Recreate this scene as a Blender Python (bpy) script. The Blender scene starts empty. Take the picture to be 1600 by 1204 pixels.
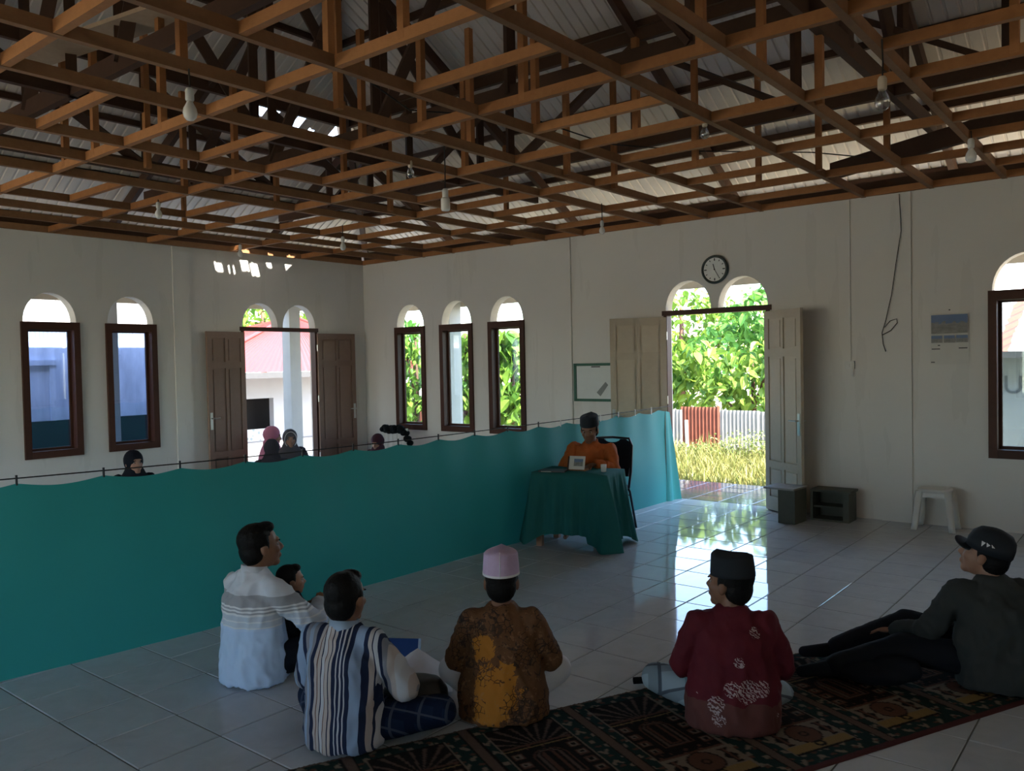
import bpy, bmesh, math, random
import numpy as np
from mathutils import Vector, Matrix, Euler, noise as mnoise

R = random.Random(7)
sc = bpy.context.scene
COL = sc.collection
PI = math.pi

# ------------------------------------------------------------------ camera
F, PITCH, ROLL, YAW = 1286.35, math.radians(-1.562), math.radians(-1.175), math.radians(38.845)
CAMH = 1.75
_f = Vector((-math.sin(YAW)*math.cos(PITCH), math.cos(YAW)*math.cos(PITCH), math.sin(PITCH)))
_r0 = Vector((math.cos(YAW), math.sin(YAW), 0)); _u0 = _r0.cross(_f)
_r = math.cos(ROLL)*_r0 + math.sin(ROLL)*_u0
_u = -math.sin(ROLL)*_r0 + math.cos(ROLL)*_u0
cam_data = bpy.data.cameras.new('camera'); cam = bpy.data.objects.new('camera', cam_data)
COL.objects.link(cam); sc.camera = cam
cam_data.sensor_fit = 'HORIZONTAL'; cam_data.sensor_width = 36; cam_data.lens = F/1600*36
cam_data.clip_start = .05; cam_data.clip_end = 400
cam.matrix_world = Matrix(((_r.x, _u.x, -_f.x, 0), (_r.y, _u.y, -_f.y, 0), (_r.z, _u.z, -_f.z, CAMH), (0, 0, 0, 1)))

def ray(px, py): return _f + _r*((px-800)/F) - _u*((py-602)/F)
def on_plane(px, py, ax, val):          # a pixel's point on a known plane (floor, wall, ceiling)
    d = ray(px, py); o = Vector((0, 0, CAMH)); return o + d*((val-o[ax])/d[ax])
def ground(px, py, z=0): return on_plane(px, py, 2, z)

# ------------------------------------------------------------------ world, sun, exposure
world = bpy.data.worlds.new('sky'); sc.world = world; world.use_nodes = True
wn = world.node_tree; wn.nodes.clear()
bg = wn.nodes.new('ShaderNodeBackground'); wo = wn.nodes.new('ShaderNodeOutputWorld')
sky = wn.nodes.new('ShaderNodeTexSky'); sky.sky_type = 'NISHITA'; sky.sun_disc = False
sky.sun_elevation = math.radians(50); sky.sun_rotation = math.radians(100); sky.air_density = 1.0; sky.dust_density = 1.6; sky.ozone_density = 1.0
wn.links.new(sky.outputs[0], bg.inputs[0]); bg.inputs[1].default_value = .25
wn.links.new(bg.outputs[0], wo.inputs[0])
SUN_DIR = Vector((.62, -.10, .78)).normalized()          # towards the sun
sun_data = bpy.data.lights.new('sun', 'SUN'); sun = bpy.data.objects.new('sun', sun_data); COL.objects.link(sun)
sun_data.energy = 4.5; sun_data.angle = math.radians(.6); sun_data.color = (1, .93, .82)
sun.rotation_euler = (-SUN_DIR).to_track_quat('-Z', 'Y').to_euler()
vs = sc.view_settings
vs.view_transform = 'Standard'; vs.look = 'None'; vs.gamma = 1; vs.use_curve_mapping = False
vs.exposure = 3.1
cy = sc.cycles
cy.use_denoising = True; cy.max_bounces = 8; cy.diffuse_bounces = 5; cy.glossy_bounces = 3; cy.transparent_max_bounces = 12
cy.caustics_reflective = False; cy.caustics_refractive = False; cy.sample_clamp_indirect = 6

# ------------------------------------------------------------------ room figures
XA, XR, YB, YF = -10.606, 2.0, 9.25, -3.35     # left wall, right wall, back wall, front wall (behind the camera)
WT = .16                                      # wall thickness
ZC = 3.43                                     # underside of the ceiling frame
WTOP = 3.50
CX, CY, HALF = (XA+XR)/2, (YB+YF)/2, (XR-XA)/2
PITCHK, ZW, OVER = .55, 4.24, 1.72             # roof slope, roof height over the walls, overhang

# ------------------------------------------------------------------ helpers
class MB:
    def __init__(s): s.v = []; s.f = []; s.m = []; s.cur = 0
    def add(s, vs, fs):
        b = len(s.v); s.v += [tuple(v) for v in vs]
        for f in fs: s.f.append(tuple(b+i for i in f)); s.m.append(s.cur)
        return s
    def box(s, c, d, rz=0, M=None):
        x, y, z = d[0]/2, d[1]/2, d[2]/2
        vs = [Vector(p) for p in ((-x,-y,-z),(x,-y,-z),(x,y,-z),(-x,y,-z),(-x,-y,z),(x,-y,z),(x,y,z),(-x,y,z))]
        T = Matrix.Translation(c) @ (M if M else Matrix.Rotation(rz, 4, 'Z'))
        return s.add([T @ v for v in vs], [(0,3,2,1),(4,5,6,7),(0,1,5,4),(1,2,6,5),(2,3,7,6),(3,0,4,7)])
    def rng(s, x0, x1, y0, y1, z0, z1):
        return s.box(((x0+x1)/2,(y0+y1)/2,(z0+z1)/2), (abs(x1-x0),abs(y1-y0),abs(z1-z0)))
    def beam(s, a, b, w, h, up=(0,0,1)):
        a, b = Vector(a), Vector(b); d = (b-a); L = d.length; d.normalize()
        sx = d.cross(Vector(up)).normalized(); sz = sx.cross(d)
        vs = [a + sx*i*w/2 + sz*k*h/2 + d*t for t in (0, L) for i, k in ((-1,-1),(1,-1),(1,1),(-1,1))]
        return s.add(vs, [(0,1,2,3),(7,6,5,4),(0,4,5,1),(1,5,6,2),(2,6,7,3),(3,7,4,0)])
    def tube(s, pts, r, n=8, caps=True):
        pts = [Vector(p) for p in pts]; rs = r if isinstance(r, (list, tuple)) else [r]*len(pts)
        d0 = (pts[1]-pts[0]).normalized()
        nx = d0.orthogonal().normalized(); rings = []
        for i, p in enumerate(pts):
            if i == 0: d = d0
            elif i == len(pts)-1: d = (pts[i]-pts[i-1]).normalized()
            else: d = ((pts[i+1]-pts[i]).normalized() + (pts[i]-pts[i-1]).normalized()).normalized()
            nx = (nx - d*nx.dot(d)).normalized(); ny = d.cross(nx)
            rings.append([p + (nx*math.cos(2*PI*k/n) + ny*math.sin(2*PI*k/n))*rs[i] for k in range(n)])
        return s.rings(rings, caps)
    def rings(s, rings, caps=True):
        n = len(rings[0]); vs = [v for r in rings for v in r]; fs = []
        for i in range(len(rings)-1):
            for k in range(n):
                fs.append((i*n+k, i*n+(k+1)%n, (i+1)*n+(k+1)%n, (i+1)*n+k))
        if caps: fs.append(tuple(range(n-1,-1,-1))); fs.append(tuple((len(rings)-1)*n+k for k in range(n)))
        return s.add(vs, fs)
    def lathe(s, prof, n=16, M=None, caps=True):        # prof [(r,z)], about local z
        M = M or Matrix.Identity(4)
        return s.rings([[M @ Vector((max(r,1e-4)*math.cos(2*PI*k/n), max(r,1e-4)*math.sin(2*PI*k/n), z)) for k in range(n)] for r, z in prof], caps)
    def loft(s, rs, n=20, M=None, pw=1.0):          # rs [(cx,cy,cz,rx,ry)]
        M = M or Matrix.Identity(4)
        def sg(a): return math.copysign(abs(a)**pw, a)
        return s.rings([[M @ Vector((c[0]+c[3]*sg(math.cos(2*PI*k/n)), c[1]+c[4]*sg(math.sin(2*PI*k/n)), c[2])) for k in range(n)] for c in rs])
    def ell(s, c, r, M=None, n=16, h=10, rot=None):
        M = M or Matrix.Identity(4); rot = rot or Matrix.Identity(3)
        rings = []
        for i in range(1, h):
            t = PI*i/h
            rings.append([M @ (Vector(c) + rot @ Vector((r[0]*math.sin(t)*math.cos(2*PI*k/n), r[1]*math.sin(t)*math.sin(2*PI*k/n), -r[2]*math.cos(t)))) for k in range(n)])
        return s.rings(rings)
    def cap(s, a, b, ra, rb, M=None, n=14):   # rounded tapered limb
        a, b = Vector(a), Vector(b)
        if M: a, b = M @ a, M @ b
        d = b-a; L = d.length; d.normalize(); nx = d.orthogonal().normalized(); ny = d.cross(nx)
        prof = [(-ra*math.cos(t), ra*math.sin(t)) for t in (.25, .6, 1.0, 1.3)] + [(0, ra), (L, rb)] + [(L+rb*math.cos(t), rb*math.sin(t)) for t in (1.3, 1.0, .6, .25)]
        return s.rings([[a + d*z + (nx*math.cos(2*PI*k/n) + ny*math.sin(2*PI*k/n))*r for k in range(n)] for z, r in prof])
    def prism(s, poly, d):                     # poly: list of Vector, extruded by vector d
        n = len(poly); d = Vector(d); vs = [Vector(p) for p in poly] + [Vector(p)+d for p in poly]
        return s.add(vs, [tuple(range(n-1,-1,-1)), tuple(range(n, 2*n))] + [(i, (i+1)%n, n+(i+1)%n, n+i) for i in range(n)])
    def mesh(s, name, mats):
        me = bpy.data.meshes.new(name); me.from_pydata(s.v, [], s.f)
        for m in (mats if isinstance(mats, (list, tuple)) else [mats]): me.materials.append(m)
        if any(s.m): me.polygons.foreach_set('material_index', s.m)
        me.update(); return me
    def build(s, name, mats, parent=None, smooth=False, loc=None, fixn=True):
        me = s.mesh(name, mats)
        if fixn:
            bm = bmesh.new(); bm.from_mesh(me); bmesh.ops.recalc_face_normals(bm, faces=bm.faces); bm.to_mesh(me); bm.free()
        if smooth: me.polygons.foreach_set('use_smooth', [True]*len(me.polygons))
        return link(name, me, parent, loc)

def link(name, me, parent=None, loc=None, rot=None):
    o = bpy.data.objects.new(name, me); COL.objects.link(o)
    if parent: o.parent = parent
    if loc is not None: o.location = loc
    if rot is not None: o.rotation_euler = rot
    return o
def tag(o, label=None, cat=None, group=None, kind=None):
    if label: o['label'] = label
    if cat: o['category'] = cat
    if group: o['group'] = group
    if kind: o['kind'] = kind
    return o
def empty(name, loc=(0,0,0), rz=0, label=None, cat=None, group=None, kind=None):
    o = bpy.data.objects.new(name, None); COL.objects.link(o); o.location = loc; o.rotation_euler = (0,0,rz); o.empty_display_size = .1
    return tag(o, label, cat, group, kind)
def copy_tree(o, parent=None):
    c = o.copy(); COL.objects.link(c)
    if parent: c.parent = parent
    for ch in [x for x in bpy.data.objects if x.parent == o and x is not c]: copy_tree(ch, c)
    return c

# ------------------------------------------------------------------ materials
class NT:
    def __init__(s, name):
        s.mat = bpy.data.materials.new(name); s.mat.use_nodes = True; s.t = s.mat.node_tree; s.t.nodes.clear()
        s.out = s.n('OutputMaterial')
    def n(s, typ, **kw):
        nd = s.t.nodes.new('ShaderNode'+typ)
        for k, v in kw.items(): setattr(nd, k, v)
        return nd
    def l(s, a, b): s.t.links.new(a, b); return b
    def put(s, sock, val):
        if isinstance(val, bpy.types.NodeSocket): s.t.links.new(val, sock)
        elif isinstance(val, (tuple, list)) and len(val) == 3 and sock.type == 'RGBA': sock.default_value = (*val, 1)
        else: sock.default_value = val
    def math(s, op, a, b=0.0, c=None, clamp=False):
        nd = s.n('Math', operation=op, use_clamp=clamp); s.put(nd.inputs[0], a); s.put(nd.inputs[1], b)
        if c is not None: s.put(nd.inputs[2], c)
        return nd.outputs[0]
    def mix(s, f, a, b):
        nd = s.n('Mix', data_type='RGBA'); s.put(nd.inputs[0], f); s.put(nd.inputs[6], a); s.put(nd.inputs[7], b); return nd.outputs[2]
    def coord(s, which='Object'): return s.n('TexCoord').outputs[which]
    def xyz(s, vec): nd = s.n('SeparateXYZ'); s.l(vec, nd.inputs[0]); return nd.outputs
    def map(s, vec, scale=(1,1,1), loc=(0,0,0)):
        nd = s.n('Mapping'); s.l(vec, nd.inputs[0]); nd.inputs['Scale'].default_value = scale; nd.inputs['Location'].default_value = loc; return nd.outputs[0]
    def noise(s, vec, scale, detail=3, rough=.5, dist=0):
        nd = s.n('TexNoise'); s.l(vec, nd.inputs['Vector']); nd.inputs['Scale'].default_value = scale; nd.inputs['Detail'].default_value = detail
        nd.inputs['Roughness'].default_value = rough; nd.inputs['Distortion'].default_value = dist; return nd.outputs[0]
    def ramp(s, fac, stops, interp='LINEAR'):
        nd = s.n('ValToRGB'); s.put(nd.inputs[0], fac); cr = nd.color_ramp; cr.interpolation = interp
        while len(cr.elements) > 1: cr.elements.remove(cr.elements[-1])
        cr.elements[0].position = stops[0][0]; cr.elements[0].color = (*stops[0][1], 1)
        for p, c in stops[1:]:
            e = cr.elements.new(p); e.color = (*c, 1)
        return nd.outputs[0]
    def spot(s, vec, c, r):     # 1 at c, 0 beyond r
        nd = s.n('VectorMath', operation='DISTANCE'); s.l(vec, nd.inputs[0]); nd.inputs[1].default_value = c
        return s.math('SUBTRACT', 1.0, s.math('DIVIDE', nd.outputs['Value'], r), clamp=True)
    def pbsdf(s, color, rough=.6, spec=.3, metal=0, bump=None, bstr=.2, bdist=.01, **kw):
        b = s.n('BsdfPrincipled'); s.put(b.inputs['Base Color'], color); s.put(b.inputs['Roughness'], rough)
        s.put(b.inputs['Specular IOR Level'], spec); s.put(b.inputs['Metallic'], metal)
        for k, v in kw.items(): s.put(b.inputs[k], v)
        if bump is not None:
            bn = s.n('Bump'); bn.inputs['Strength'].default_value = bstr; bn.inputs['Distance'].default_value = bdist
            s.l(bump, bn.inputs['Height']); s.l(bn.outputs[0], b.inputs['Normal'])
        return b.outputs[0]
    def done(s, sh): s.l(sh, s.out.inputs[0]); return s.mat

def plain(name, col, rough=.6, spec=.3, metal=0, var=.12, scale=8.0, bstr=.1):
    t = NT(name); v = t.coord(); nz = t.noise(v, scale, 4)
    c = t.mix(nz, tuple(x*(1-var) for x in col), tuple(min(1,x*(1+var)) for x in col))
    return t.done(t.pbsdf(c, rough, spec, metal, bump=nz, bstr=bstr))

def wood(name, dark, light, sc_=(1,1,1), rough=.65):
    t = NT(name); v = t.map(t.coord('Generated'), sc_); w = t.map(t.coord(), (6,6,6))
    oi = t.n('ObjectInfo').outputs['Random']
    nz = t.noise(w, 2.2, 5, .6, .6); gr = t.noise(t.map(t.coord(), (9, 9, 60)), 3, 3)
    f = t.math('ADD', t.math('MULTIPLY', nz, .6), t.math('MULTIPLY', oi, .5), clamp=True)
    c = t.mix(f, dark, light); c = t.mix(t.math('MULTIPLY', gr, .35), c, dark)
    return t.done(t.pbsdf(c, rough, .25, bump=gr, bstr=.15, bdist=.003))

M = {}
def wallpaint():
    t = NT('wall_paint'); v = t.coord(); big = t.noise(v, .7, 5, .6); fine = t.noise(v, 30, 3)
    x, y, z = t.xyz(v)
    c = t.mix(big, (.68,.655,.61), (.80,.775,.73))
    st = t.noise(t.map(v, (2.5,2.5,.35)), 2.0, 4)                       # water stains running down
    c = t.mix(t.math('MULTIPLY', t.math('GREATER_THAN', st, .60), .10), c, (.42,.40,.34))
    return t.done(t.pbsdf(c, .8, .15, bump=fine, bstr=.05))
M['wall'] = wallpaint()
def tilemat():
    t = NT('floor_tile_glaze'); v = t.coord(); oi = t.n('ObjectInfo').outputs['Random']
    cmb = t.n('CombineXYZ'); t.put(cmb.inputs[0], t.math('MULTIPLY', oi, 37)); t.put(cmb.inputs[1], t.math('MULTIPLY', oi, 91))
    ad = t.n('VectorMath', operation='ADD'); t.l(v, ad.inputs[0]); t.l(cmb.outputs[0], ad.inputs[1])
    nz = t.noise(ad.outputs[0], 5, 6, .6, 1.2); cl = t.noise(ad.outputs[0], 2, 2)
    c = t.mix(nz, (.43,.46,.50), (.60,.64,.68)); c = t.mix(t.math('MULTIPLY', cl, .25), c, (.40,.39,.37))
    wv = t.noise(ad.outputs[0], 9, 2)
    return t.done(t.pbsdf(c, .05, .16, bump=wv, bstr=.015, bdist=.01))
M['tile'] = tilemat()
M['grout'] = plain('grout', (.13,.13,.12), .9)
M['timber'] = wood('orange_timber', (.21,.080,.026), (.50,.225,.088))
M['joist'] = wood('pale_timber', (.14,.062,.028), (.37,.19,.088))
M['darktimber'] = wood('old_dark_timber', (.045,.022,.014), (.12,.06,.035))
M['frame'] = wood('brown_window_frame', (.045,.017,.011), (.105,.042,.026), rough=.5)
M['door'] = wood('cream_door_paint', (.44,.37,.28), (.62,.54,.42), rough=.5)
M['doordark'] = wood('brown_door_wood', (.22,.14,.105), (.34,.225,.175), rough=.5)
M['zinc'] = plain('zinc_sheet', (.74,.65,.56), .45, .5, .06, .15, 3)
M['metal'] = plain('steel', (.6,.6,.58), .3, .5, .9, .05)
M['white'] = plain('white_plastic', (.70,.69,.66), .45, .4)
M['black'] = plain('black_plastic', (.015,.015,.017), .4, .4)
M['wire'] = plain('black_wire', (.02,.018,.016), .6)
def glassmat(name, tint, refl=.06):
    t = NT(name); tr = t.n('BsdfTransparent'); tr.inputs[0].default_value = (*tint, 1)
    gl = t.n('BsdfGlossy'); gl.inputs['Roughness'].default_value = .02; gl.inputs[0].default_value = (1,1,1,1)
    fr = t.n('LayerWeight'); fr.inputs['Blend'].default_value = .25
    mx = t.n('MixShader'); t.l(t.math('ADD', t.math('MULTIPLY', fr.outputs['Fresnel'], .6), refl, clamp=True), mx.inputs[0])
    t.l(tr.outputs[0], mx.inputs[1]); t.l(gl.outputs[0], mx.inputs[2]); return t.done(mx.outputs[0])
M['glass'] = glassmat('window_glass', (.86,.93,.92)); M['glassblue'] = glassmat('blue_tinted_glass', (.62,.72,.90))
def cloth(name, col, trans=0.0, var=.12, nscale=6):
    t = NT(name); v = t.coord(); nz = t.noise(v, nscale, 4); fine = t.noise(v, 220, 2)
    c = t.mix(nz, tuple(x*(1-var) for x in col), tuple(x*(1+var) for x in col))
    b = t.pbsdf(c, .85, .12, bump=fine, bstr=.12, bdist=.002)
    if trans:
        tl = t.n('BsdfTranslucent'); t.put(tl.inputs[0], c); mx = t.n('MixShader'); mx.inputs[0].default_value = trans
        t.l(b, mx.inputs[1]); t.l(tl.outputs[0], mx.inputs[2]); b = mx.outputs[0]
    return t.done(b)
M['skin'] = plain('brown_skin', (.22,.108,.066), .5, .35, 0, .08, 20)
M['skinlight'] = plain('light_skin', (.34,.18,.12), .5, .35, 0, .08, 20)
M['hair'] = plain('black_hair', (.006,.005,.005), .6, .15, 0, .3, 90, .4); M['eyewhite'] = plain('eye_white', (.30,.27,.25), .4)

# ================================================================== STRUCTURE
# ------------------------------------------------------------------ walls with arched openings
def wall_mesh(mb, T, L0, L1, opens, z1=WTOP):
    """T(u, d, z) -> point; u along the wall, d depth 0 (room side) .. WT. opens: (u0,u1,z0,zlintel,[(a0,a1,apex)])"""
    def blk(u0, u1, za, zb):
        if u1-u0 < 1e-4 or zb-za < 1e-4: return
        vs = [T(u,d,z) for z in (za,zb) for u,d in ((u0,0),(u1,0),(u1,WT),(u0,WT))]
        mb.add(vs, [(0,3,2,1),(4,5,6,7),(0,1,5,4),(1,2,6,5),(2,3,7,6),(3,0,4,7)])
    cur = L0
    for (u0, u1, z0, zl, arches) in sorted(opens):
        blk(cur, u0, 0, z1)
        blk(u0, u1, 0, z0)
        top = max([a[2] for a in arches] + [zl]) + .03
        c2 = u0
        for (a0, a1, ap) in arches:
            a0c, a1c = a0, a1
            blk(c2, a0c, zl, top)
            n = 18; cu = (a0+a1)/2; ru = (a1-a0)/2; h = ap-zl
            pts = [(cu-ru*math.cos(PI*i/n), zl+h*math.sin(PI*i/n)**.9) for i in range(n+1)]
            for (p, q) in zip(pts, pts[1:]):
                vs = [T(p[0],d,p[1]) for d in (0,WT)] + [T(q[0],d,q[1]) for d in (0,WT)] + [T(p[0],d,top) for d in (0,WT)] + [T(q[0],d,top) for d in (0,WT)]
                mb.add(vs, [(0,2,6,4),(1,5,7,3),(0,1,3,2)])
            c2 = a1c
        blk(c2, u1, zl, top)
        blk(u0, u1, top, z1)
        cur = u1
    blk(cur, L1, 0, z1)

def win(c): return (c-.325, c+.325, .73, 2.34, [(c-.305, c+.305, 2.715)])
def dor(c): return (c-.66, c+.66, 0, 2.34, [(c-.69+.0+.02, c-.055, 2.715), (c+.055, c+.67, 2.715)])
WB_WIN = [-9.515, -8.515, -7.53, -1.09, -.09, .91]
WB_DOOR = CX
WA_WIN = [3.28, 4.28, 5.27, .63, -.37]
WA_DOOR = 7.575
def TB(u, d, z): return Vector((u, YB+d, z))
def TA(u, d, z): return Vector((XA-d, u, z))
def TF(u, d, z): return Vector((u, YF-d, z))
def TR(u, d, z): return Vector((XR+d, u, z))
def fixdoor(c): 
    o = dor(c); return (o[0], o[1], o[2], o[3], [(c-.655, c-.045, 2.715), (c+.045, c+.655, 2.715)])
WF_WIN = [-6.0, -2.5]; WF_DOOR = CX; WF_WIDE = [(-10.2, -6.6)]  # unseen front-wall openings, invented to let daylight into the hall
WR_WIN = [-2.5, -1.5]; WR_DOOR = None; WR_WIDE = []  # right-wall windows are invented too, out of view, for their light
for name, T, L0, L1, ops, lab in (
    ('wall_back', TB, XA-WT, XR+WT, [win(c) for c in WB_WIN]+[fixdoor(WB_DOOR)], 'white plastered wall with the wall clock above its double door'),
    ('wall_left', TA, YF-WT, YB, [win(c) for c in WA_WIN]+[fixdoor(WA_DOOR)], 'white plastered wall with brown double doors behind the green curtain'),
    ('wall_front', TF, XA-WT, XR+WT, [win(c) for c in WF_WIN]+[fixdoor(WF_DOOR)]+[(a, b, 0, 3.1, []) for a, b in WF_WIDE], 'unseen white plastered wall facing the wall with the clock, its openings added for light'),
    ('wall_right', TR, YF, YB, [win(c) for c in WR_WIN], 'unseen white plastered wall facing the brown double doors, its windows added for light')):
    mb = MB(); wall_mesh(mb, T, L0, L1, ops)
    w = tag(mb.build(name, M['wall']), lab, None, None, 'structure')
    if name == 'wall_back':
        for x0 in (-6.68, -2.42): MB().rng(x0, x0+.30, YB-.022, YB+.02, 0, 3.43).build('pilaster', M['wall'], w)
    if name == 'wall_left':
        MB().rng(XA-.02, XA+.022, 5.86, 6.10, 0, 3.43).build('pilaster', M['wall'], w)
# daylight portals in the openings (they only steer the sampling of the sky)
def portal(c, sx, sy, rot):
    ld = bpy.data.lights.new('window_portal', 'AREA'); ld.shape = 'RECTANGLE'; ld.size = sx; ld.size_y = sy; ld.energy = 1
    ld.cycles.is_portal = True
    o = bpy.data.objects.new('window_portal', ld); COL.objects.link(o); o.location = c; o.rotation_euler = rot; o['kind'] = 'helper'
for c in WB_WIN: portal((c, YB+.2, 1.72), .65, 2.0, (-PI/2, 0, 0))
portal((WB_DOOR, YB+.2, 1.36), 1.32, 2.72, (-PI/2, 0, 0))
for c in WF_WIN: portal((c, YF-.2, 1.72), .65, 2.0, (PI/2, 0, 0))
portal((WF_DOOR, YF-.2, 1.36), 1.32, 2.72, (PI/2, 0, 0))
for a, b in WF_WIDE: portal(((a+b)/2, YF-.2, 1.55), b-a, 3.1, (PI/2, 0, 0))
for c in WA_WIN: portal((XA-.2, c, 1.72), 2.0, .65, (0, -PI/2, 0))
portal((XA-.2, WA_DOOR, 1.36), 2.72, 1.32, (0, -PI/2, 0))
for c in WR_WIN: portal((XR+.2, c, 1.72), 2.0, .65, (0, PI/2, 0))

# ------------------------------------------------------------------ floor: grout bed and glazed tiles
floor = tag(MB().rng(XA-.1, XR+.1, YF-.1, YB+.1, -.10, -.004).build('floor', M['grout']), 'pale glazed ceramic tile floor of the prayer hall', None, None, 'structure')
TS, TX0, TY0 = .403, -3.55, 2.133
def tile_mesh(h=.016, s=TS-.006, b=.004):
    a = s/2; i = a-b; z0, z1, z2 = -h, -b, 0
    v = [(-a,-a,z0),(a,-a,z0),(a,a,z0),(-a,a,z0),(-a,-a,z1),(a,-a,z1),(a,a,z1),(-a,a,z1),(-i,-i,z2),(i,-i,z2),(i,i,z2),(-i,i,z2)]
    return v, [(8,9,10,11)] + [(k, (k+1)%4, 4+(k+1)%4, 4+k) for k in range(4)] + [(4+k, 4+(k+1)%4, 8+(k+1)%4, 8+k) for k in range(4)]
tv, tf = tile_mesh(); tm = MB().add(tv, tf).mesh('floor_tile', M['tile'])
tiles = []
i0, i1 = int(math.floor((XA-TX0)/TS)), int(math.ceil((XR-TX0)/TS)); j0, j1 = int(math.floor((YF-TY0)/TS)), int(math.ceil((YB-TY0)/TS))
for i in range(i0, i1):
    for j in range(j0, j1):
        x, y = TX0+(i+.5)*TS, TY0+(j+.5)*TS
        d = Vector((x, y, 0))-Vector((0,0,CAMH)); dep = d.dot(_f); vis = 0
        if dep > .5:
            px, py = 800+F*d.dot(_r)/dep, 602-F*d.dot(_u)/dep
            vis = -60 < px < 1660 and py < 1290 and x > -5.3 and y < YB
        tiles.append((0 if vis else 1, dep if vis else 99, x, y))
tiles.sort(); rest = MB()
for k, (h, dep, x, y) in enumerate(tiles):
    tx, ty = R.gauss(0, .0026), R.gauss(0, .0026)
    if k < 300 and h == 0:
        link('tile', tm, floor, (x, y, 0), (tx, ty, 0))
    elif XA-.1 < x < XR+.1 and YF-.1 < y < YB+.1:
        rest.add([(x+v[0], y+v[1], v[2]+v[0]*tx+v[1]*ty) for v in tv], tf)
tag(rest.build('tile_field', M['tile'], floor, fixn=False), kind='stuff')
# base of the walls: dirty line
# ------------------------------------------------------------------ ceiling frame
ceil = empty('ceiling', (0,0,0), 0, 'open ceiling frame of orange timber joists without panels', None, None, 'structure')
JX = [-10.55, -9.78, -9.15, -8.52, -7.39, -6.78, -6.15, -5.02, -4.36, -3.70, -2.58, -1.92, -1.28, -.14, .5, 1.15, 1.95]
JW, JH = .046, .072
for k, x in enumerate(JX):
    MB().rng(x-JW/2, x+JW/2, YF, YB-.01, ZC, ZC+JH).build('joist', M['joist'], ceil)
XY = [9.2] + [7.96-1.225*k for k in range(10)]
for y in XY:
    MB().rng(XA+.02, XR, y-JW/2, y+JW/2, ZC+.003, ZC+JH-.003).build('cross_beam', M['timber'], ceil)
wide = [(a, b) for a, b in zip(JX, JX[1:]) if b-a > 1.0]
for a, b in wide:
    for y in [8.58] + [7.35-1.225*k for k in range(9)]:
        MB().rng(a+JW/2, b-JW/2, y-JW/2, y+JW/2, ZC+.005, ZC+JH-.005).build('nogging', M['timber'], ceil)
def roofz(x, y): return ZW + PITCHK*min(HALF-abs(x-CX), HALF-abs(y-CY))
HANG = [(295,104),(245,203),(25,212),(515,103),(617,62),(518,172),(560,240),(645,210),(752,232),(925,188),(824,152),(826,214),(1035,243),(878,273),(965,292),(1190,287),(1267,266),(1415,246),(1280,162),(1207,118),(1570,85),(1110,100),(90,228),(227,262),(330,275),(75,252),(205,290),(500,300),(430,330),(600,330),(795,350)]
hung = set()
for px, py in HANG:
    p = ground(px, py, ZC+.03)
    x = min(JX, key=lambda q: abs(q-p.x)); y = p.y if abs(x-p.x) < .12 else min(XY, key=lambda q: abs(q-p.y))
    if abs(x-p.x) > .12: x = p.x
    if not (XA < x < XR and YF < y < YB): continue
    hung.add((round(x,1), round(y,1)))
    side = .05 if R.random() < .5 else -.05
    top = min(roofz(x,y)-.12, ZC + R.choice((.75, 1.0, 1.25)))
    MB().rng(x-.024+side, x+.024+side, y-.024, y+.024, ZC+.02, top).build('hanger', M['timber'], ceil)
for x in JX[1:-1:2]:
    for y in XY[1::2]:
        if R.random() < .3 and y > -2:
            top = min(roofz(x,y)-.12, ZC+R.choice((.7,.95)))
            if top > ZC+.3: MB().rng(x+.026, x+.074, y+.03, y+.078, ZC+.02, top).build('hanger', M['timber'], ceil)

# ------------------------------------------------------------------ roof: sheets, purlins, rafters, trusses
roof = empty('roof', (0,0,0), 0, 'hip roof of ribbed zinc sheets on dark timber trusses', None, None, 'structure')
EH = HALF+OVER; EZ = ZW-PITCHK*OVER
HOLES = []   # gaps in the sheet by the left wall: (y0,y1,x0,x1), found by following the sun from the light patches on the wall
def hole_for(px0, py0, px1, py1):
    a, b = on_plane(px0, py0, 0, XA), on_plane(px1, py1, 0, XA)
    def up(p):
        k = SUN_DIR.z/SUN_DIR.x; dx = (ZW-p.z)/(k-PITCHK); return dx, p.y + SUN_DIR.y/SUN_DIR.x*dx
    (dx1, ya), (dx0, yb) = up(Vector((XA, a.y, b.z))), up(Vector((XA, b.y, a.z)))
    HOLES.append((min(ya,yb), max(ya,yb), XA+min(dx0,dx1), XA+max(dx0,dx1)))
for h in ((337,411,345,424),(359,415,365,427),(379,402,385,423),(393,412,402,431),(417,408,422,418),(449,411,472,436),(500,417,504,427),(512,426,515,431)): hole_for(*h)
RP = .125
prof = [(0,0),(.028,0),(.057,0),(.085,0),(.095,.016),(.112,.016),(.122,0)]
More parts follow.
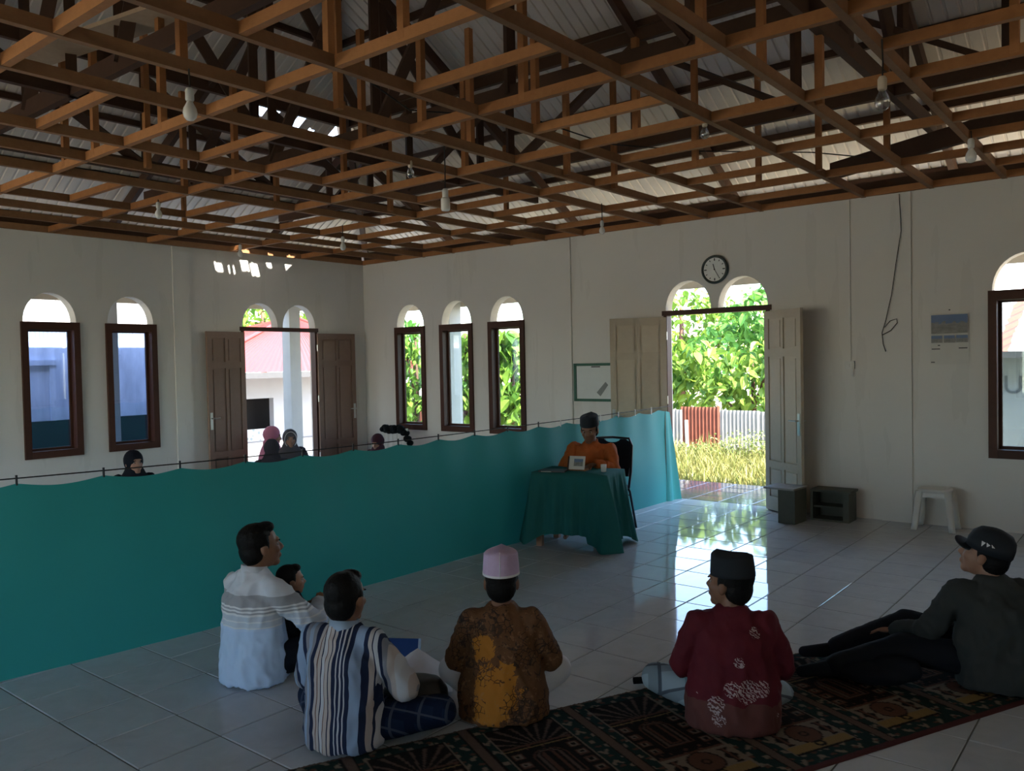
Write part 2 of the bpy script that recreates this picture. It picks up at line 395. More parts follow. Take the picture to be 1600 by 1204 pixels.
for side in range(4):
    ang = side*PI/2        # 0: +y slope, 1: -x slope, 2: -y, 3: +x
    T = Matrix.Translation((CX, CY, 0)) @ Matrix.Rotation(ang, 4, 'Z')
    n = int(2*EH/RP); us = []
    for k in range(n+1):
        for a, z in prof: 
            u = -EH+k*RP+a
            if u <= EH: us.append((u, z))
    npanel = 18; per = len(us)//npanel+1
    for q in range(0, len(us)-1, per):
        seg = us[q:q+per+1]; mb = MB()
        for (u0, z0), (u1, z1) in zip(seg, seg[1:]):
            def P(u, s, z):       # s: distance down from the middle, 0..EH
                return T @ Vector((u, s, ZW+PITCHK*(HALF-s)+z))
            um = (abs(u0)+abs(u1))/2
            spans = [(um, EH)]
            if side == 1:          # the slope over the left wall has gaps
                wy = CY + (u0+u1)/2
                # local +x of this slope runs along world +y
                for (ya, yb, xa, xb) in HOLES:
                    if ya <= wy <= yb:
                        sa, sb = CX-xb, CX-xa
                        spans = [t for (s0, s1) in spans for t in ((s0, min(s1, sa)), (max(s0, sb), s1)) if t[1]-t[0] > .001]
            for s0, s1 in spans:
                mb.add([P(u0,s0,z0), P(u1,s0,z1), P(u1,s1,z1), P(u0,s1,z0)], [(0,1,2,3)])
        if mb.f: mb.build('roof_sheet', M['zinc'], roof, fixn=False)
    # purlins under the sheets
    for s in np.arange(EH-.05, .4, -.86):
        z = ZW+PITCHK*(HALF-s)-.035
        MB().beam(T @ Vector((-s, s, z)), T @ Vector((s, s, z)), .05, .07).build('purlin', M['darktimber'], roof)
    # common rafters
    for u in (-4.9, -2.45, 0, 2.45, 4.9):
        s0 = abs(u)+.06; zf = lambda s: ZW+PITCHK*(HALF-s)-.14
        MB().beam(T @ Vector((u, s0, zf(s0))), T @ Vector((u, EH-.05, zf(EH-.05))), .06, .13).build('rafter', M['darktimber'], roof)
    # hip cap and hip rafter
    MB().beam(T @ Vector((0,0,ZW+PITCHK*HALF+.03)), T @ Vector((EH, EH, EZ+.03)), .34, .02).build('hip_cap', M['zinc'], roof)
    MB().beam(T @ Vector((0,0,ZW+PITCHK*HALF-.16)), T @ Vector((EH-.05, EH-.05, EZ-.16)), .08, .16).build('hip_rafter', M['darktimber'], roof)
    # fascia board and wall plate
    MB().beam(T @ Vector((-EH, EH, (EZ+.05+2.77)/2)), T @ Vector((EH, EH, (EZ+.05+2.77)/2)), .025, EZ+.05-2.77).build('fascia', M['door'], roof)
    MB().beam(T @ Vector((-HALF, HALF+.08, WTOP+.05)), T @ Vector((HALF, HALF+.08, WTOP+.05)), .10, .10).build('wall_plate', M['darktimber'], roof)
# trusses: tie beams, posts, diagonals
def truss(axis, off):
    half = HALF
    def P(u, z):
        return Vector((CX+u, CY+off, z)) if axis == 0 else Vector((CX+off, CY+u, z))
    zt = 3.98; zr = lambda u: ZW + PITCHK*min(HALF-abs(u), HALF-abs(off)) - .18
    MB().beam(P(-half+.25, zt), P(half-.25, zt), .06, .14).build('tie_beam', M['darktimber'], roof)
    prev = None
    for k, u in enumerate((-4.9, -3.3, -1.65, 0, 1.65, 3.3, 4.9)):
        if zr(u) < zt+.25: prev = u; continue
        MB().beam(P(u, zt), P(u, zr(u)), .06, .08, up=(.3,.7,0)).build('truss_post', M['darktimber'], roof)
        if prev is not None:
            a, b = (P(prev, zt), P(u, zr(u)-.1)) if u <= 0 else (P(prev, max(zt,zr(prev)-.1)), P(u, zt))
            MB().beam(a, b, .05, .10, up=(.3,.7,0)).build('truss_diagonal', M['darktimber'], roof)
        prev = u
    if abs(off) > .5:
        zc = zr(0)
        MB().beam(P(-abs(off), zc) if False else P(-(HALF-abs(off))*0-abs(off), zc), P(abs(off), zc), .06, .12).build('collar_beam', M['darktimber'], roof)
for off in (-4.9, -2.45, 0, 2.45, 4.5): truss(0, off)
for off in (-4.5, -2.45, 2.45): truss(1, off)
# long slanting brace near the clock wall
a, b = on_plane(1300, 268, 1, 8.95), on_plane(1640, 168, 1, 7.7)
MB().beam(a, b, .06, .17).build('brace', M['darktimber'], roof)
a, b = ground(40, 95, 4.25), ground(260, 20, 4.25)
MB().beam(a, b, .28, .03).build('board', wood('pale_plank', (.30,.20,.13), (.52,.38,.26)), roof)

# ------------------------------------------------------------------ windows
def make_window(n, T, c, mat_glass, flip, lab, open_ang=0):
    w = empty('window_%d' % n, T(c, 0, .73), 0, lab, None, None, 'structure')
    base = T(c, 0, .73)
    def L(u, d, z): return T(c+u, d, .73+z)-base
    def bar(mb, u0, u1, d0, d1, z0, z1):
        vs = [L(u,d,z) for z in (z0,z1) for u,d in ((u0,d0),(u1,d0),(u1,d1),(u0,d1))]
        mb.add(vs, [(0,3,2,1),(4,5,6,7),(0,1,5,4),(1,2,6,5),(2,3,7,6),(3,0,4,7)])
    W, Hh, fw = .335, 1.62, .075
    for (u0,u1,z0,z1) in ((-W,-W+fw,0,Hh),(W-fw,W,0,Hh),(-W+fw,W-fw,0,fw),(-W+fw,W-fw,Hh-fw,Hh)):
        mb = MB(); bar(mb, u0, u1, -.035, .12, z0-.01, z1+.01 if z1 == Hh else z1); mb.build('window_frame', M['frame'], w)
    s = .03
    sash = MB()
    for (u0,u1,z0,z1) in ((-W+fw,-W+fw+s,fw,Hh-fw),(W-fw-s,W-fw,fw,Hh-fw),(-W+fw+s,W-fw-s,fw,fw+s),(-W+fw+s,W-fw-s,Hh-fw-s,Hh-fw)):
        bar(sash, u0, u1, .075, .105, z0, z1)
    sa = sash.build('sash', M['frame'], w)
    mb = MB(); bar(mb, -W+fw+s, W-fw-s, .088, .092, fw+s, Hh-fw-s); mb.build('pane', mat_glass, sa)
    return w
nw = 0
labsB = ['brown-framed arched window beside the room corner in the clock wall', 'middle one of three brown-framed windows in the clock wall beside the corner', 'brown-framed arched window nearest the whiteboard in the clock wall', 'brown-framed arched window beside the wall calendar',
         'middle brown-framed window on the calendar side of the clock wall', 'last brown-framed window of the clock wall on the calendar side']
for c, lb in zip(WB_WIN, labsB): nw += 1; make_window(nw, TB, c, M['glass'], 1, lb)
labsA = ['brown-framed blue-tinted window furthest from the brown double doors', 'brown-framed blue-tinted window further from the brown double doors, showing a doorway outside', 'brown-framed blue-tinted window nearest the brown double doors, above the veiled woman in black', 'brown-framed window in the left wall, far along it', 'brown-framed window at the near end of the left wall']
for c, lb in zip(WA_WIN, labsA): nw += 1; make_window(nw, TA, c, M['glassblue'], 1, lb)
for c in WF_WIN: nw += 1; make_window(nw, TF, c, M['glass'], 1, 'brown-framed arched window added for daylight in the unseen wall facing the clock')['group'] = 'added windows facing the clock wall'
for c in WR_WIN: nw += 1; make_window(nw, TR, c, M['glass'], 1, 'brown-framed arched window added for daylight in the unseen wall facing the brown double doors')['group'] = 'added windows facing the brown doors'

# ------------------------------------------------------------------ double doors
def leaf(parent, hinge, ang, W, mat, mirror, handle=True, Hh=2.28):
    """leaf hangs from hinge (parent-local), u runs from the hinge along ang; thickness on both sides"""
    lf = bpy.data.objects.new('door_leaf', None)
    mb = MB(); t = .036; st, rails = .075, (0, .20, .62, .70, 1.80, 1.88, Hh)
    cols = ((st, W/2-.022), (W/2+.022, W-st))
    rows = ((.17, .50), (.58, 1.76), (1.85, Hh-.09))
    us = [(0, st), (W/2-.022, W/2+.022), (W-st, W)]
    for u0, u1 in us: mb.rng(u0, u1, -t/2, t/2, .012, Hh)
    zz = [.012, rows[0][0], rows[0][1], rows[1][0], rows[1][1], rows[2][0], rows[2][1], Hh]
    for za, zb in zip(zz[0::2], zz[1::2]):
        for u0, u1 in cols: mb.rng(u0, u1, -t/2, t/2, za, zb)
    o = mb.build('door_leaf', mat, parent); o.location = hinge; o.rotation_euler = (0, 0, ang)
    for u0, u1 in cols:
        for za, zb in rows:
            p = MB(); b = .022
            p.rng(u0-.003, u1+.003, -.003, .003, za-.003, zb+.003); p.rng(u0+b, u1-b, -.012, .012, za+b, zb-b)
            p.build('panel', mat, o)
    if handle:
        hb = MB()
        for s in (-1, 1):
            hb.rng(W-.058, W-.018, s*t/2, s*(t/2+.006), .90, 1.14)
            hb.tube([(W-.038, s*t/2, 1.06), (W-.038, s*(t/2+.045), 1.06), (W-.15, s*(t/2+.048), 1.06)], .009, 8)
        hb.build('handle', M['metal'], o)
    hg = MB()
    for z in (.3, 1.2, 2.0): hg.tube([(0,0,z), (0,0,z+.1)], .011, 8)
    hg.build('hinge', M['metal'], o)
    return o
def doorway(n, T, c, loc_rot, mat, lab, fmat):
    base = T(c, 0, 0); d = empty('door_%d' % n, base, 0, lab, None, None, 'structure')
    def bar(name, u0, u1, d0, d1, z0, z1):
        mb = MB(); vs = [T(c+u,dd,z)-base for z in (z0,z1) for u,dd in ((u0,d0),(u1,d0),(u1,d1),(u0,d1))]
        mb.add(vs, [(0,3,2,1),(4,5,6,7),(0,1,5,4),(1,2,6,5),(2,3,7,6),(3,0,4,7)]); mb.build(name, fmat, d)
    bar('jamb', -.68, -.635, -.015, .10, 0, 2.33); bar('jamb', .635, .68, -.015, .10, 0, 2.33); bar('lintel', -.70, .70, -.02, .10, 2.30, 2.36)
    return d
d = doorway(1, TB, WB_DOOR, None, M['door'], 'cream panelled double door standing open under the wall clock', M['frame'])
leaf(d, (.635, -.03, 0), -math.radians(34), .66, M['door'], 1)
leaf(d, (-.635, -.03, 0), PI+math.radians(30), .70, M['door'], 1)
d = doorway(2, TA, WA_DOOR, None, M['doordark'], 'brown panelled double door standing open behind the green curtain', M['frame'])
leaf(d, (.04, .66, 0), PI/2-math.radians(3), .72, M['doordark'], 1)
leaf(d, (.04, -.66, 0), -PI/2+math.radians(4), .63, M['doordark'], 1)
doorway(3, TF, WF_DOOR, None, M['door'], 'open doorway added for daylight in the unseen wall facing the clock', M['frame'])

# ================================================================== OUTSIDE
def leafmat(name, dark, light, trans=.35):
    t = NT(name); g = t.n('NewGeometry').outputs['Random Per Island']; oi = t.n('ObjectInfo').outputs['Random']
    f = t.math('FRACT', t.math('ADD', g, oi)); c = t.mix(f, dark, light)
    b = t.pbsdf(c, .55, .3); tl = t.n('BsdfTranslucent'); t.put(tl.inputs[0], c); mx = t.n('MixShader'); mx.inputs[0].default_value = trans
    t.l(b, mx.inputs[1]); t.l(tl.outputs[0], mx.inputs[2]); return t.done(mx.outputs[0])
M['teak'] = leafmat('teak_leaf', (.040,.115,.014), (.20,.31,.04)); M['leafdark'] = leafmat('dark_leaf', (.03,.10,.015), (.10,.26,.04))
M['grass'] = leafmat('dry_grass', (.085,.12,.022), (.28,.25,.085), .3)
def groundmat():
    t = NT('grassy_ground'); v = t.coord(); n1 = t.noise(v, 1.2, 5, .6); n2 = t.noise(v, 14, 3)
    c = t.ramp(t.math('ADD', t.math('MULTIPLY', n1, .6), t.math('MULTIPLY', n2, .4)), [(.35,(.20,.18,.12)), (.5,(.34,.30,.20)), (.65,(.44,.39,.28))])
    return t.done(t.pbsdf(c, .95, .05, bump=n2, bstr=.5, bdist=.05))
M['ground'] = groundmat()
GZ = -.22
mb = MB()
for x0, x1, y0, y1 in ((-70, 50, 10.9, 80), (-70, -12.4, -60, 10.9), (3.7, 50, -60, 10.9), (-12.4, 3.7, -60, -5.0)):
    mb.rng(x0, x1, y0, y1, GZ-.1, GZ)
tag(mb.build('ground', M['ground']), 'sunlit dry grassy ground around the prayer hall', None, None, 'structure')
# porch strip around the hall, tiled near the open door
M['porch'] = plain('porch_cement', (.22,.22,.21), .45, .4, 0, .15, 2)
mb = MB(); mb.rng(-12.4, 3.7, 9.41, 10.9, -.3, -.014); mb.rng(-12.4, -10.77, -5, 9.41, -.3, -.014); mb.rng(2.16, 3.7, -5, 9.41, -.3, -.014); mb.rng(-10.77, 2.16, -5, -3.51, -.3, -.014)
mb.rng(WB_DOOR-.66, WB_DOOR+.66, 9.25, 9.42, -.1, -.012); mb.rng(-10.78, -10.6, WA_DOOR-.66, WA_DOOR+.66, -.1, -.012)
porch = tag(mb.build('porch_floor', M['porch']), 'glossy tiled porch floor outside the open cream door', None, None, 'structure')
ptm = tm.copy(); ptm.materials.clear(); ptm.materials.append(plain('shade_toned_porch_tile', (.09,.10,.12), .10, .7, 0, .2, 6))  # copy of the hall tile, porch shade put into its darker colour
for i in range(-8, 5):
    for j in range(4):
        x, y = TX0+(i+.5)*TS, 9.42+(j+.45)*.37
        if -7.2 < x < -2.2:
            o = link('tile', ptm, porch, (x, y, -.002), (R.gauss(0,.004), R.gauss(0,.004), 0)); o.scale = (1, .37/TS, 1)
# porch pillars
M['pillarpaint'] = plain('shade_toned_pillar_paint', (.34,.335,.31), .8, .1, 0, .15, 3)  # white pillar paint darkened so the pillars look shaded
def pillar(x, y, lab, w=.26):
    e = empty('porch_pillar', (x, y, -.25), 0, lab, 'pillar', 'porch pillars')
    MB().rng(-w/2, w/2, -w/2, w/2, 0, 3.22).build('shaft', M['pillarpaint'], e)
    MB().rng(-w/2-.04, w/2+.04, -w/2-.04, w/2+.04, 0, .14).build('plinth', M['pillarpaint'], e)
    MB().rng(-w/2-.03, w/2+.03, -w/2-.03, w/2+.03, 3.10, 3.23).build('capital', M['pillarpaint'], e)
pillar(-10.04, 10.72, 'white porch pillar outside the middle window by the corner', .30)
pillar(-12.3, on_plane(457, 600, 0, -12.3).y, 'white porch pillar outside the brown double doors', .23)
pillar(-6.6, 10.72, 'white porch pillar hidden between the windows and the cream door')
pillar(-2.0, 10.72, 'white porch pillar between the cream door and the calendar window')
pillar(-12.3, on_plane(168, 600, 0, -12.3).y, 'white porch pillar seen at the edge of the blue-tinted window', .24)

# corrugated fence beyond the cream door
def corr(mb, p0, p1, z0, z1, pitch=.076, amp=.012):
    p0, p1 = Vector(p0), Vector(p1); d = p1-p0; L = d.length; d.normalize(); nrm = Vector((d.y, -d.x, 0)); n = int(L/pitch*4)
    vs = []; 
    for k in range(n+1):
        p = p0 + d*(L*k/n) + nrm*amp*math.sin(k*PI/2)
        vs += [(p.x, p.y, z0), (p.x, p.y, z1)]
    mb.add(vs, [(2*k, 2*k+2, 2*k+3, 2*k+1) for k in range(n)])
M['zincwhite'] = plain('weathered_white_zinc', (.27,.265,.25), .5, .4, .2, .3, 2.5)
M['rust'] = plain('rusty_red_zinc', (.17,.055,.035), .7, .2, .1, .35, 5)
fence = empty('zinc_fence', (-8, 14.6, GZ), 0, 'fence of corrugated zinc sheets, some rusty red, beyond the cream door', 'fence')
xr_ = on_plane(1063, 660, 1, 14.6).x; x = xr_-.78*11; k = 0
while x < -1.5:
    w = .78; h = 1.02 + R.uniform(-.06, .05); red = abs(x-xr_) < .1 or k in (0, 1, 3)
    mb = MB(); corr(mb, (x+8, .02*R.random(), 0), (x+8+w+.04, .02*R.random(), 0), .02, h)
    mb.build('fence_sheet', M['rust'] if red else M['zincwhite'], fence, fixn=False)
    if k % 2 == 0: MB().rng(x+8-.03, x+8+.03, .03, .09, 0, h+R.uniform(-.05,.08)).build('fence_post', M['joist'], fence)
    x += w; k += 1
MB().rng(-8, 7, .03, .07, .78, .84).build('fence_rail', M['joist'], fence)
MB().beam((on_plane(1078,700,1,14.4).x+8-.05, -.2, 0), (on_plane(1078,660,1,14.4).x+8-.12, -.12, .8), .06, .06).build('prop', M['zincwhite'], fence)

# plants: leaves carried on stems; the large near leaves are single parts
def leaf_mesh(L=.26, W=.15):
    pts = [(0,0,0)]; 
    prof = [(.0,.05),(.2,.75),(.45,1.0),(.72,.7),(1.0,.04)]
    v = []; f = []
    for t, w in prof:
        z = -.25*L*t*t
        v += [(-w*W/2, t*L, z+.02*w), (0, t*L, z-.01), (w*W/2, t*L, z+.02*w)]
    for i in range(len(prof)-1):
        a = 3*i; f += [(a, a+1, a+4, a+3), (a+1, a+2, a+5, a+4)]
    return v, f
LV, LF = leaf_mesh(); LVn = np.array(LV)
leaf_me = MB().add(LV, LF).mesh('leaf', M['teak'])
def scatter_leaves(n, blobs, scale, seed, droop=.5):
    g = np.random.default_rng(seed); ws = np.array([b[3]*b[4]*b[5] for b in blobs]); ws = ws/ws.sum(); out = []
    for k in range(n):
        b = blobs[g.choice(len(blobs), p=ws)]
        d = g.normal(size=3); d /= np.linalg.norm(d); r = g.uniform(.55, 1.0)
        p = np.array(b[:3]) + d*r*np.array(b[3:6])
        out.append((p, g.uniform(0, 2*PI), g.normal(-droop, .45), g.normal(0, .4), scale*g.uniform(.6, 1.3)))
    return out
def leaf_object(name, leaves, mat, parent):
    N = len(leaves); V = np.zeros((N, len(LV), 3))
    for i, (p, yaw, pit, rol, s) in enumerate(leaves):
        m = np.array(Euler((pit, rol, yaw)).to_matrix()); V[i] = (LVn*s) @ m.T + p
    me = bpy.data.meshes.new(name); F_ = [tuple(i*len(LV)+k for k in f) for i in range(N) for f in LF]
    me.from_pydata(V.reshape(-1,3).tolist(), [], F_); me.materials.append(mat)
    return tag(link(name, me, parent), kind='stuff')
def tree(name, loc, blobs, n, scale, mat, lab, trunk, seed, nsingle=0, droop=.5, group='trees beyond the fence'):
    e = empty(name, loc, 0, lab, 'tree', group)
    for pts, rs in trunk: MB().tube(pts, rs, 8).build('trunk' if rs[0] > .05 else 'branch', M['darktimber'], e, True)
    lv = scatter_leaves(n, blobs, scale, seed, droop)
    lv.sort(key=lambda q: (q[0][1], q[0][2]))
    for (p, yaw, pit, rol, s) in lv[:nsingle]:
        o = link('leaf', leaf_me if mat is M['teak'] else leaf_me, e, p, (pit, rol, yaw)); o.scale = (s, s, s)
    leaf_object('foliage', lv[nsingle:], mat, e)
    return e
def simple_trunk(h, r, br):
    t = [([(0,0,-.05),(.05,.02,h*.5),(.0,.05,h)], [r, r*.8, r*.45])]
    for (x,y,z) in br: t.append(([(0,.02,h*.45),(x*.5,y*.5,z*.75),(x,y,z)], [r*.5 if r*.5 < .05 else .045, .03, .012]))
    return t
BL = lambda *b: list(b)
tree('teak_tree', (-8.75, 16.3, GZ), BL((0,0,1.55,1.2,.7,.95),(-.7,-.3,1.2,.8,.5,.75),(.8,-.3,1.9,.7,.6,.65)), 760, 1.0, M['teak'], 'young teak tree with big bright leaves behind the zinc fence, seen through the cream door',
     simple_trunk(2.2, .08, [(-.7,-.3,1.3),(.8,-.3,2.0),(.3,-.4,1.3)]), 1, 110, .75)
tree('teak_tree', (-6.55, 15.7, GZ), BL((0,0,1.5,.95,.6,.8),(.5,0,1.9,.6,.5,.6),(-.5,-.2,1.2,.6,.4,.5)), 560, .85, M['teak'], 'bushy light green tree leaning over the fence beside the open cream leaf',
     simple_trunk(2.0, .07, [(.5,0,2.0),(-.5,-.2,1.2)]), 2, 80, .7)
tree('leafy_tree', (-18.5, 36, GZ), BL((0,0,3.9,3.4,2,1.7),(3.6,0,3.4,2.6,1.6,1.6),(-3.4,0,3.2,2.4,1.6,1.6),(0,.5,2.0,4.4,1.4,1.4)), 1900, 1.7, M['teak'], 'tall far tree rising behind the teak trees',
     simple_trunk(4.4, .2, [(3.6,0,3.4),(-3.4,0,3.2)]), 3)
tree('leafy_tree', (-11.2, 30, GZ), BL((0,0,3.4,2.6,1.6,1.5),(1.8,0,2.4,2.0,1.2,1.5),(-2.0,0,2.2,2.0,1.2,1.5)), 1300, 1.5, M['leafdark'], 'dark round far tree behind the bushy tree beside the cream leaf',
     simple_trunk(3.6, .16, [(1.8,0,2.4),(-2.0,0,2.2)]), 13)
for k_, (px_, lab_) in enumerate(((648, 'bushy tree outside the window beside the room corner'), (725, 'big-leaved tree outside the middle window by the corner'), (797, 'big-leaved tree outside the window nearest the whiteboard'))):
    q_ = on_plane(px_, 590, 1, 13.2)
    tree('teak_tree', (q_.x, 13.2, GZ), BL((0,0,1.75,.62,.5,1.0),(.25,-.2,1.15,.45,.35,.6),(-.2,-.1,2.35,.5,.4,.5)), 420, (.75,1.0,1.15)[k_], M['teak'] if k_ != 1 else M['teak'], lab_, simple_trunk(2.6, .06, [(.25,-.2,1.1),(-.2,-.1,2.4)]), 20+k_, 70, .8)
tree('leafy_tree', (-38, 26, -.8), BL((0,0,5.6,2.6,3.4,1.9),(0,-3,5.2,2,2,1.5)), 1000, 1.9, M['teak'], 'tree rising behind the red-roofed house',
     simple_trunk(5.6, .2, [(0,-3,5.2)]), 7)
tree('leafy_tree', (-27.5, 27, GZ), BL((0,0,2.6,2.6,1.6,1.6),(-2.5,0,2.2,2,1.2,1.4)), 900, 1.5, M['leafdark'], 'broad dark tree far behind the corner windows', simple_trunk(3.2, .14, [(-2.5,0,2.4)]), 8)
# grass and weeds between porch and fence
def grass(n, seed):
    g = np.random.default_rng(seed); x = g.uniform(-9.6, -3.7, n); y = 10.95 + 3.3*g.random(n)**.8; h = g.uniform(.06,.24,n)*(1+.9*(y-10.9)/3.6)*np.where(g.random(n) < .12, 1.5, 1)
    a = g.uniform(0, 2*PI, n); w = g.uniform(.006,.016,n); lx = g.normal(0,.35,n)*h; ly = g.normal(0,.35,n)*h
    V = np.zeros((n,5,3)); ca, sa = np.cos(a)*w, np.sin(a)*w
    V[:,0] = np.c_[x-ca, y-sa, np.full(n,GZ)]; V[:,1] = np.c_[x+ca, y+sa, np.full(n,GZ)]
    V[:,2] = np.c_[x+ca*.8+lx*.4, y+sa*.8+ly*.4, GZ+h*.6]; V[:,3] = np.c_[x-ca*.8+lx*.4, y-sa*.8+ly*.4, GZ+h*.6]; V[:,4] = np.c_[x+lx, y+ly, GZ+h]
    me = bpy.data.meshes.new('grass'); b = np.arange(n)*5
    me.from_pydata(V.reshape(-1,3).tolist(), [], [f for k in b.tolist() for f in ((k,k+1,k+2,k+3),(k+3,k+2,k+4))]); me.materials.append(M['grass'])
    return tag(link('grass', me), 'tall sunlit yellow-green grass and weeds before the zinc fence', 'grass', None, 'stuff')
grass(20000, 3)
wd = scatter_leaves(2600, [(on_plane(px_, 690, 1, 13.9).x, 13.9, -.05, .45, .35, h_) for px_, h_ in ((1070,.30),(1100,.35),(1130,.50),(1160,.55),(1190,.62),(1215,.5))], .22, 31, .2)
wp = leaf_object('weed_patch', wd, leafmat('weed_leaf', (.06,.11,.02), (.26,.30,.10)), None); tag(wp, 'bushy small-leaved weeds growing against the zinc fence', 'weeds')

# house with the red roof beyond the brown doors
M['redroof'] = plain('red_roof_sheet', (.20,.028,.020), .5, .3, .1, .12, 2); M['housewall'] = plain('house_plaster', (.36,.36,.37), .8, .1, 0, .1, 1.5)
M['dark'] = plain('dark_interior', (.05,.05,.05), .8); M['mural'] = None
t = NT('patterned_tile_panel'); v = t.coord(); vo = t.n('TexVoronoi'); vo.inputs['Scale'].default_value = 7; t.l(v, vo.inputs['Vector'])
M['mural'] = t.done(t.pbsdf(t.mix(t.math('LESS_THAN', vo.outputs['Distance'], .3), (.55,.55,.52), (.24,.27,.26)), .5))
H0 = Vector((-19.3, 13.8, -.85)); house = empty('house', H0, 0, 'white house with a red metal hip roof beyond the brown double doors', 'house')
wl = MB(); wy0, wy1, wz = -4.2, 4.2, 2.42
doors = [(-1.35, -.30, 0, 1.78), (1.05, 1.62, 0, 1.80)]
cur = wy0
for a, b, z0, z1 in doors:
    wl.rng(-.2, 0, cur, a, 0, wz); wl.rng(-.2, 0, a, b, z1, wz); cur = b
wl.rng(-.2, 0, cur, wy1, 0, wz); wl.rng(-5, -.2, wy0, wy0+.2, 0, wz); wl.rng(-5, -.2, wy1-.2, wy1, 0, wz); wl.rng(-5.2, -5, wy0, wy1, 0, wz)
wl.build('wall', M['housewall'], house)
MB().rng(-5, -.2, wy0+.2, wy1-.2, .0, .05).build('house_floor', M['porch'], house)
MB().rng(-1.25, -1.2, wy0+.2, wy1-.2, .05, wz).build('dark_doorway_backing', M['dark'], house)  # near-black sheet stands in for the unlit rooms behind the doorways
for a, b, z0, z1 in doors: MB().rng(-.14, -.08, a, b, .05, .95).build('low_panel', M['mural'], house)
MB().box((.38, 2.0, .92), (.05, .72, 1.8), math.radians(-38)).build('door_leaf', M['housewall'], house)
ex = 1.9
c4 = [on_plane(288, 585, 0, H0.x+ex)-H0, on_plane(664, 572, 0, H0.x+ex)-H0]
c4[1].z = c4[0].z; wz_e = c4[0].z
c4 += [Vector((-6.6, c4[1].y, wz_e)), Vector((-6.6, c4[0].y, wz_e))]
ap_ = on_plane(455, 495, 0, H0.x-2.4)-H0; r0, r1 = ap_-Vector((0,.05,0)), ap_+Vector((0,.05,0))
def slope(a, b, ta, tb, n):
    mb = MB(); vs = []
    for k in range(n+1):
        u = k/n; z = Vector((0,0,.018*(k % 2))); vs += [a.lerp(b,u)+z, ta.lerp(tb,u)+z]
    mb.add(vs, [(2*k,2*k+2,2*k+3,2*k+1) for k in range(n)]); mb.build('roof_sheet', M['redroof'], house, fixn=False)
slope(c4[0], c4[1], r0, r1, 90); slope(c4[1], c4[2], r1, r1, 60); slope(c4[2], c4[3], r1, r0, 90); slope(c4[3], c4[0], r0, r0, 60)
for a, b in ((c4[0],r0),(c4[1],r1),(r0,r1)): MB().tube([a+Vector((0,0,.03)), b+Vector((0,0,.03))], .05, 8).build('ridge_cap', M['redroof'], house)
MB().rng(ex-.03, ex, c4[0].y, c4[1].y, wz_e-.14, wz_e).build('fascia', M['dark'], house)

# grey neighbouring wall outside the blue-tinted windows, with a doorway and zinc above
t = NT('stained_grey_wall'); v = t.coord(); n1 = t.noise(t.map(v, (2,2,.6)), 2.2, 5, .6)
M['greywall'] = t.done(t.pbsdf(t.ramp(n1, [(.3,(.40,.44,.50)), (.55,(.56,.60,.67)), (.7,(.68,.71,.76))]), .85))
yd = tag(MB().rng(-19.3, -12.4, 6.5, 22, -.9, GZ+.012).build('yard', M['porch']), 'grey cement yard added before the red-roofed house to neutralise its bounce light', None, None, 'structure')  # added to replace warm grass bounce on the house wall with grey
M['zincgrey'] = plain('weathered_grey_zinc', (.36,.36,.35), .5, .4, .2, .35, 4)
nb = empty('outbuilding', (-13.3, 4.4, -.7), 0, 'stained grey outbuilding with zinc above, close outside the blue-tinted windows', 'outbuilding')
MB().rng(-.15, 0, -4.5, 2.95, 0, 2.95).build('wall', M['greywall'], nb)
mb = MB(); mb.rng(0, .05, .22, .30, 0, 2.62); mb.rng(0, .05, .92, 1.0, 0, 2.62); mb.rng(0, .07, .18, 1.04, 2.56, 2.64); mb.build('door_frame', M['greywall'], nb)
MB().rng(.0, .02, .30, .92, .1, 2.56).build('door_panel', M['greywall'], nb)
MB().rng(0, .10, -4.5, 2.95, 0, 1.72).build('dark_plinth', M['leafdark'] if False else plain('dark_green_plinth', (.018,.028,.026), .9), nb)  # very dark green band along the foot of the wall
for k in range(9):
    mb = MB(); corr(mb, (-.16+.01*(k%2), -4.5+k*.84, 0), (-.16+.01*(k%2), -4.5+k*.84+.86, 0), 2.9, 4.3, .06); mb.build('zinc_sheet', M['zincgrey'], nb, fixn=False)
# building with a rusty striped roof outside the calendar window
rb = empty('low_building', (-1.5, 13.4, GZ), 0, 'pale low building with rust-striped roof and lettering outside the calendar window', 'building')
MB().rng(-1.6, 5, 0, .15, 0, 2.0).build('wall', plain('pale_blue_grey_wall', (.16,.18,.20), .85, .1, 0, .12, 2), rb)
t = NT('rust_striped_zinc'); x_, y_, z_ = t.xyz(t.coord()); n1 = t.noise(t.coord(), 6, 4)
f = t.math('FRACT', t.math('ADD', t.math('MULTIPLY', x_, 2.6), t.math('MULTIPLY', n1, .35)))
M['ruststripe'] = t.done(t.pbsdf(t.mix(t.math('LESS_THAN', f, .42), (.30,.30,.30), (.15,.05,.03)), .6, .3))
mb = MB(); vs = []
n = 150
for k in range(n+1):
    x = -2.0+7.2*k/n; z = .012*math.sin(k*PI/2); vs += [(x, -.35, 1.98+z), (x+1.9, 3.0, 3.25+z)]
mb.add(vs, [(2*k,2*k+2,2*k+3,2*k+1) for k in range(n)]); mb.build('roof_sheet', M['ruststripe'], rb, fixn=False)
MB().rng(-2.0, 5.2, -.36, -.32, 1.9, 1.99).build('fascia', M['dark'], rb)
M['letter'] = plain('grey_letter_paint', (.05,.06,.075), .7)
fc = bpy.data.curves.new('lettering', 'FONT'); fc.body = 'UIN'; fc.size = .36; fc.extrude = .003; fc.space_character = 1.15; fc.materials.append(M['letter'])
fo = bpy.data.objects.new('lettering_source', fc); COL.objects.link(fo)
bpy.context.view_layer.update()
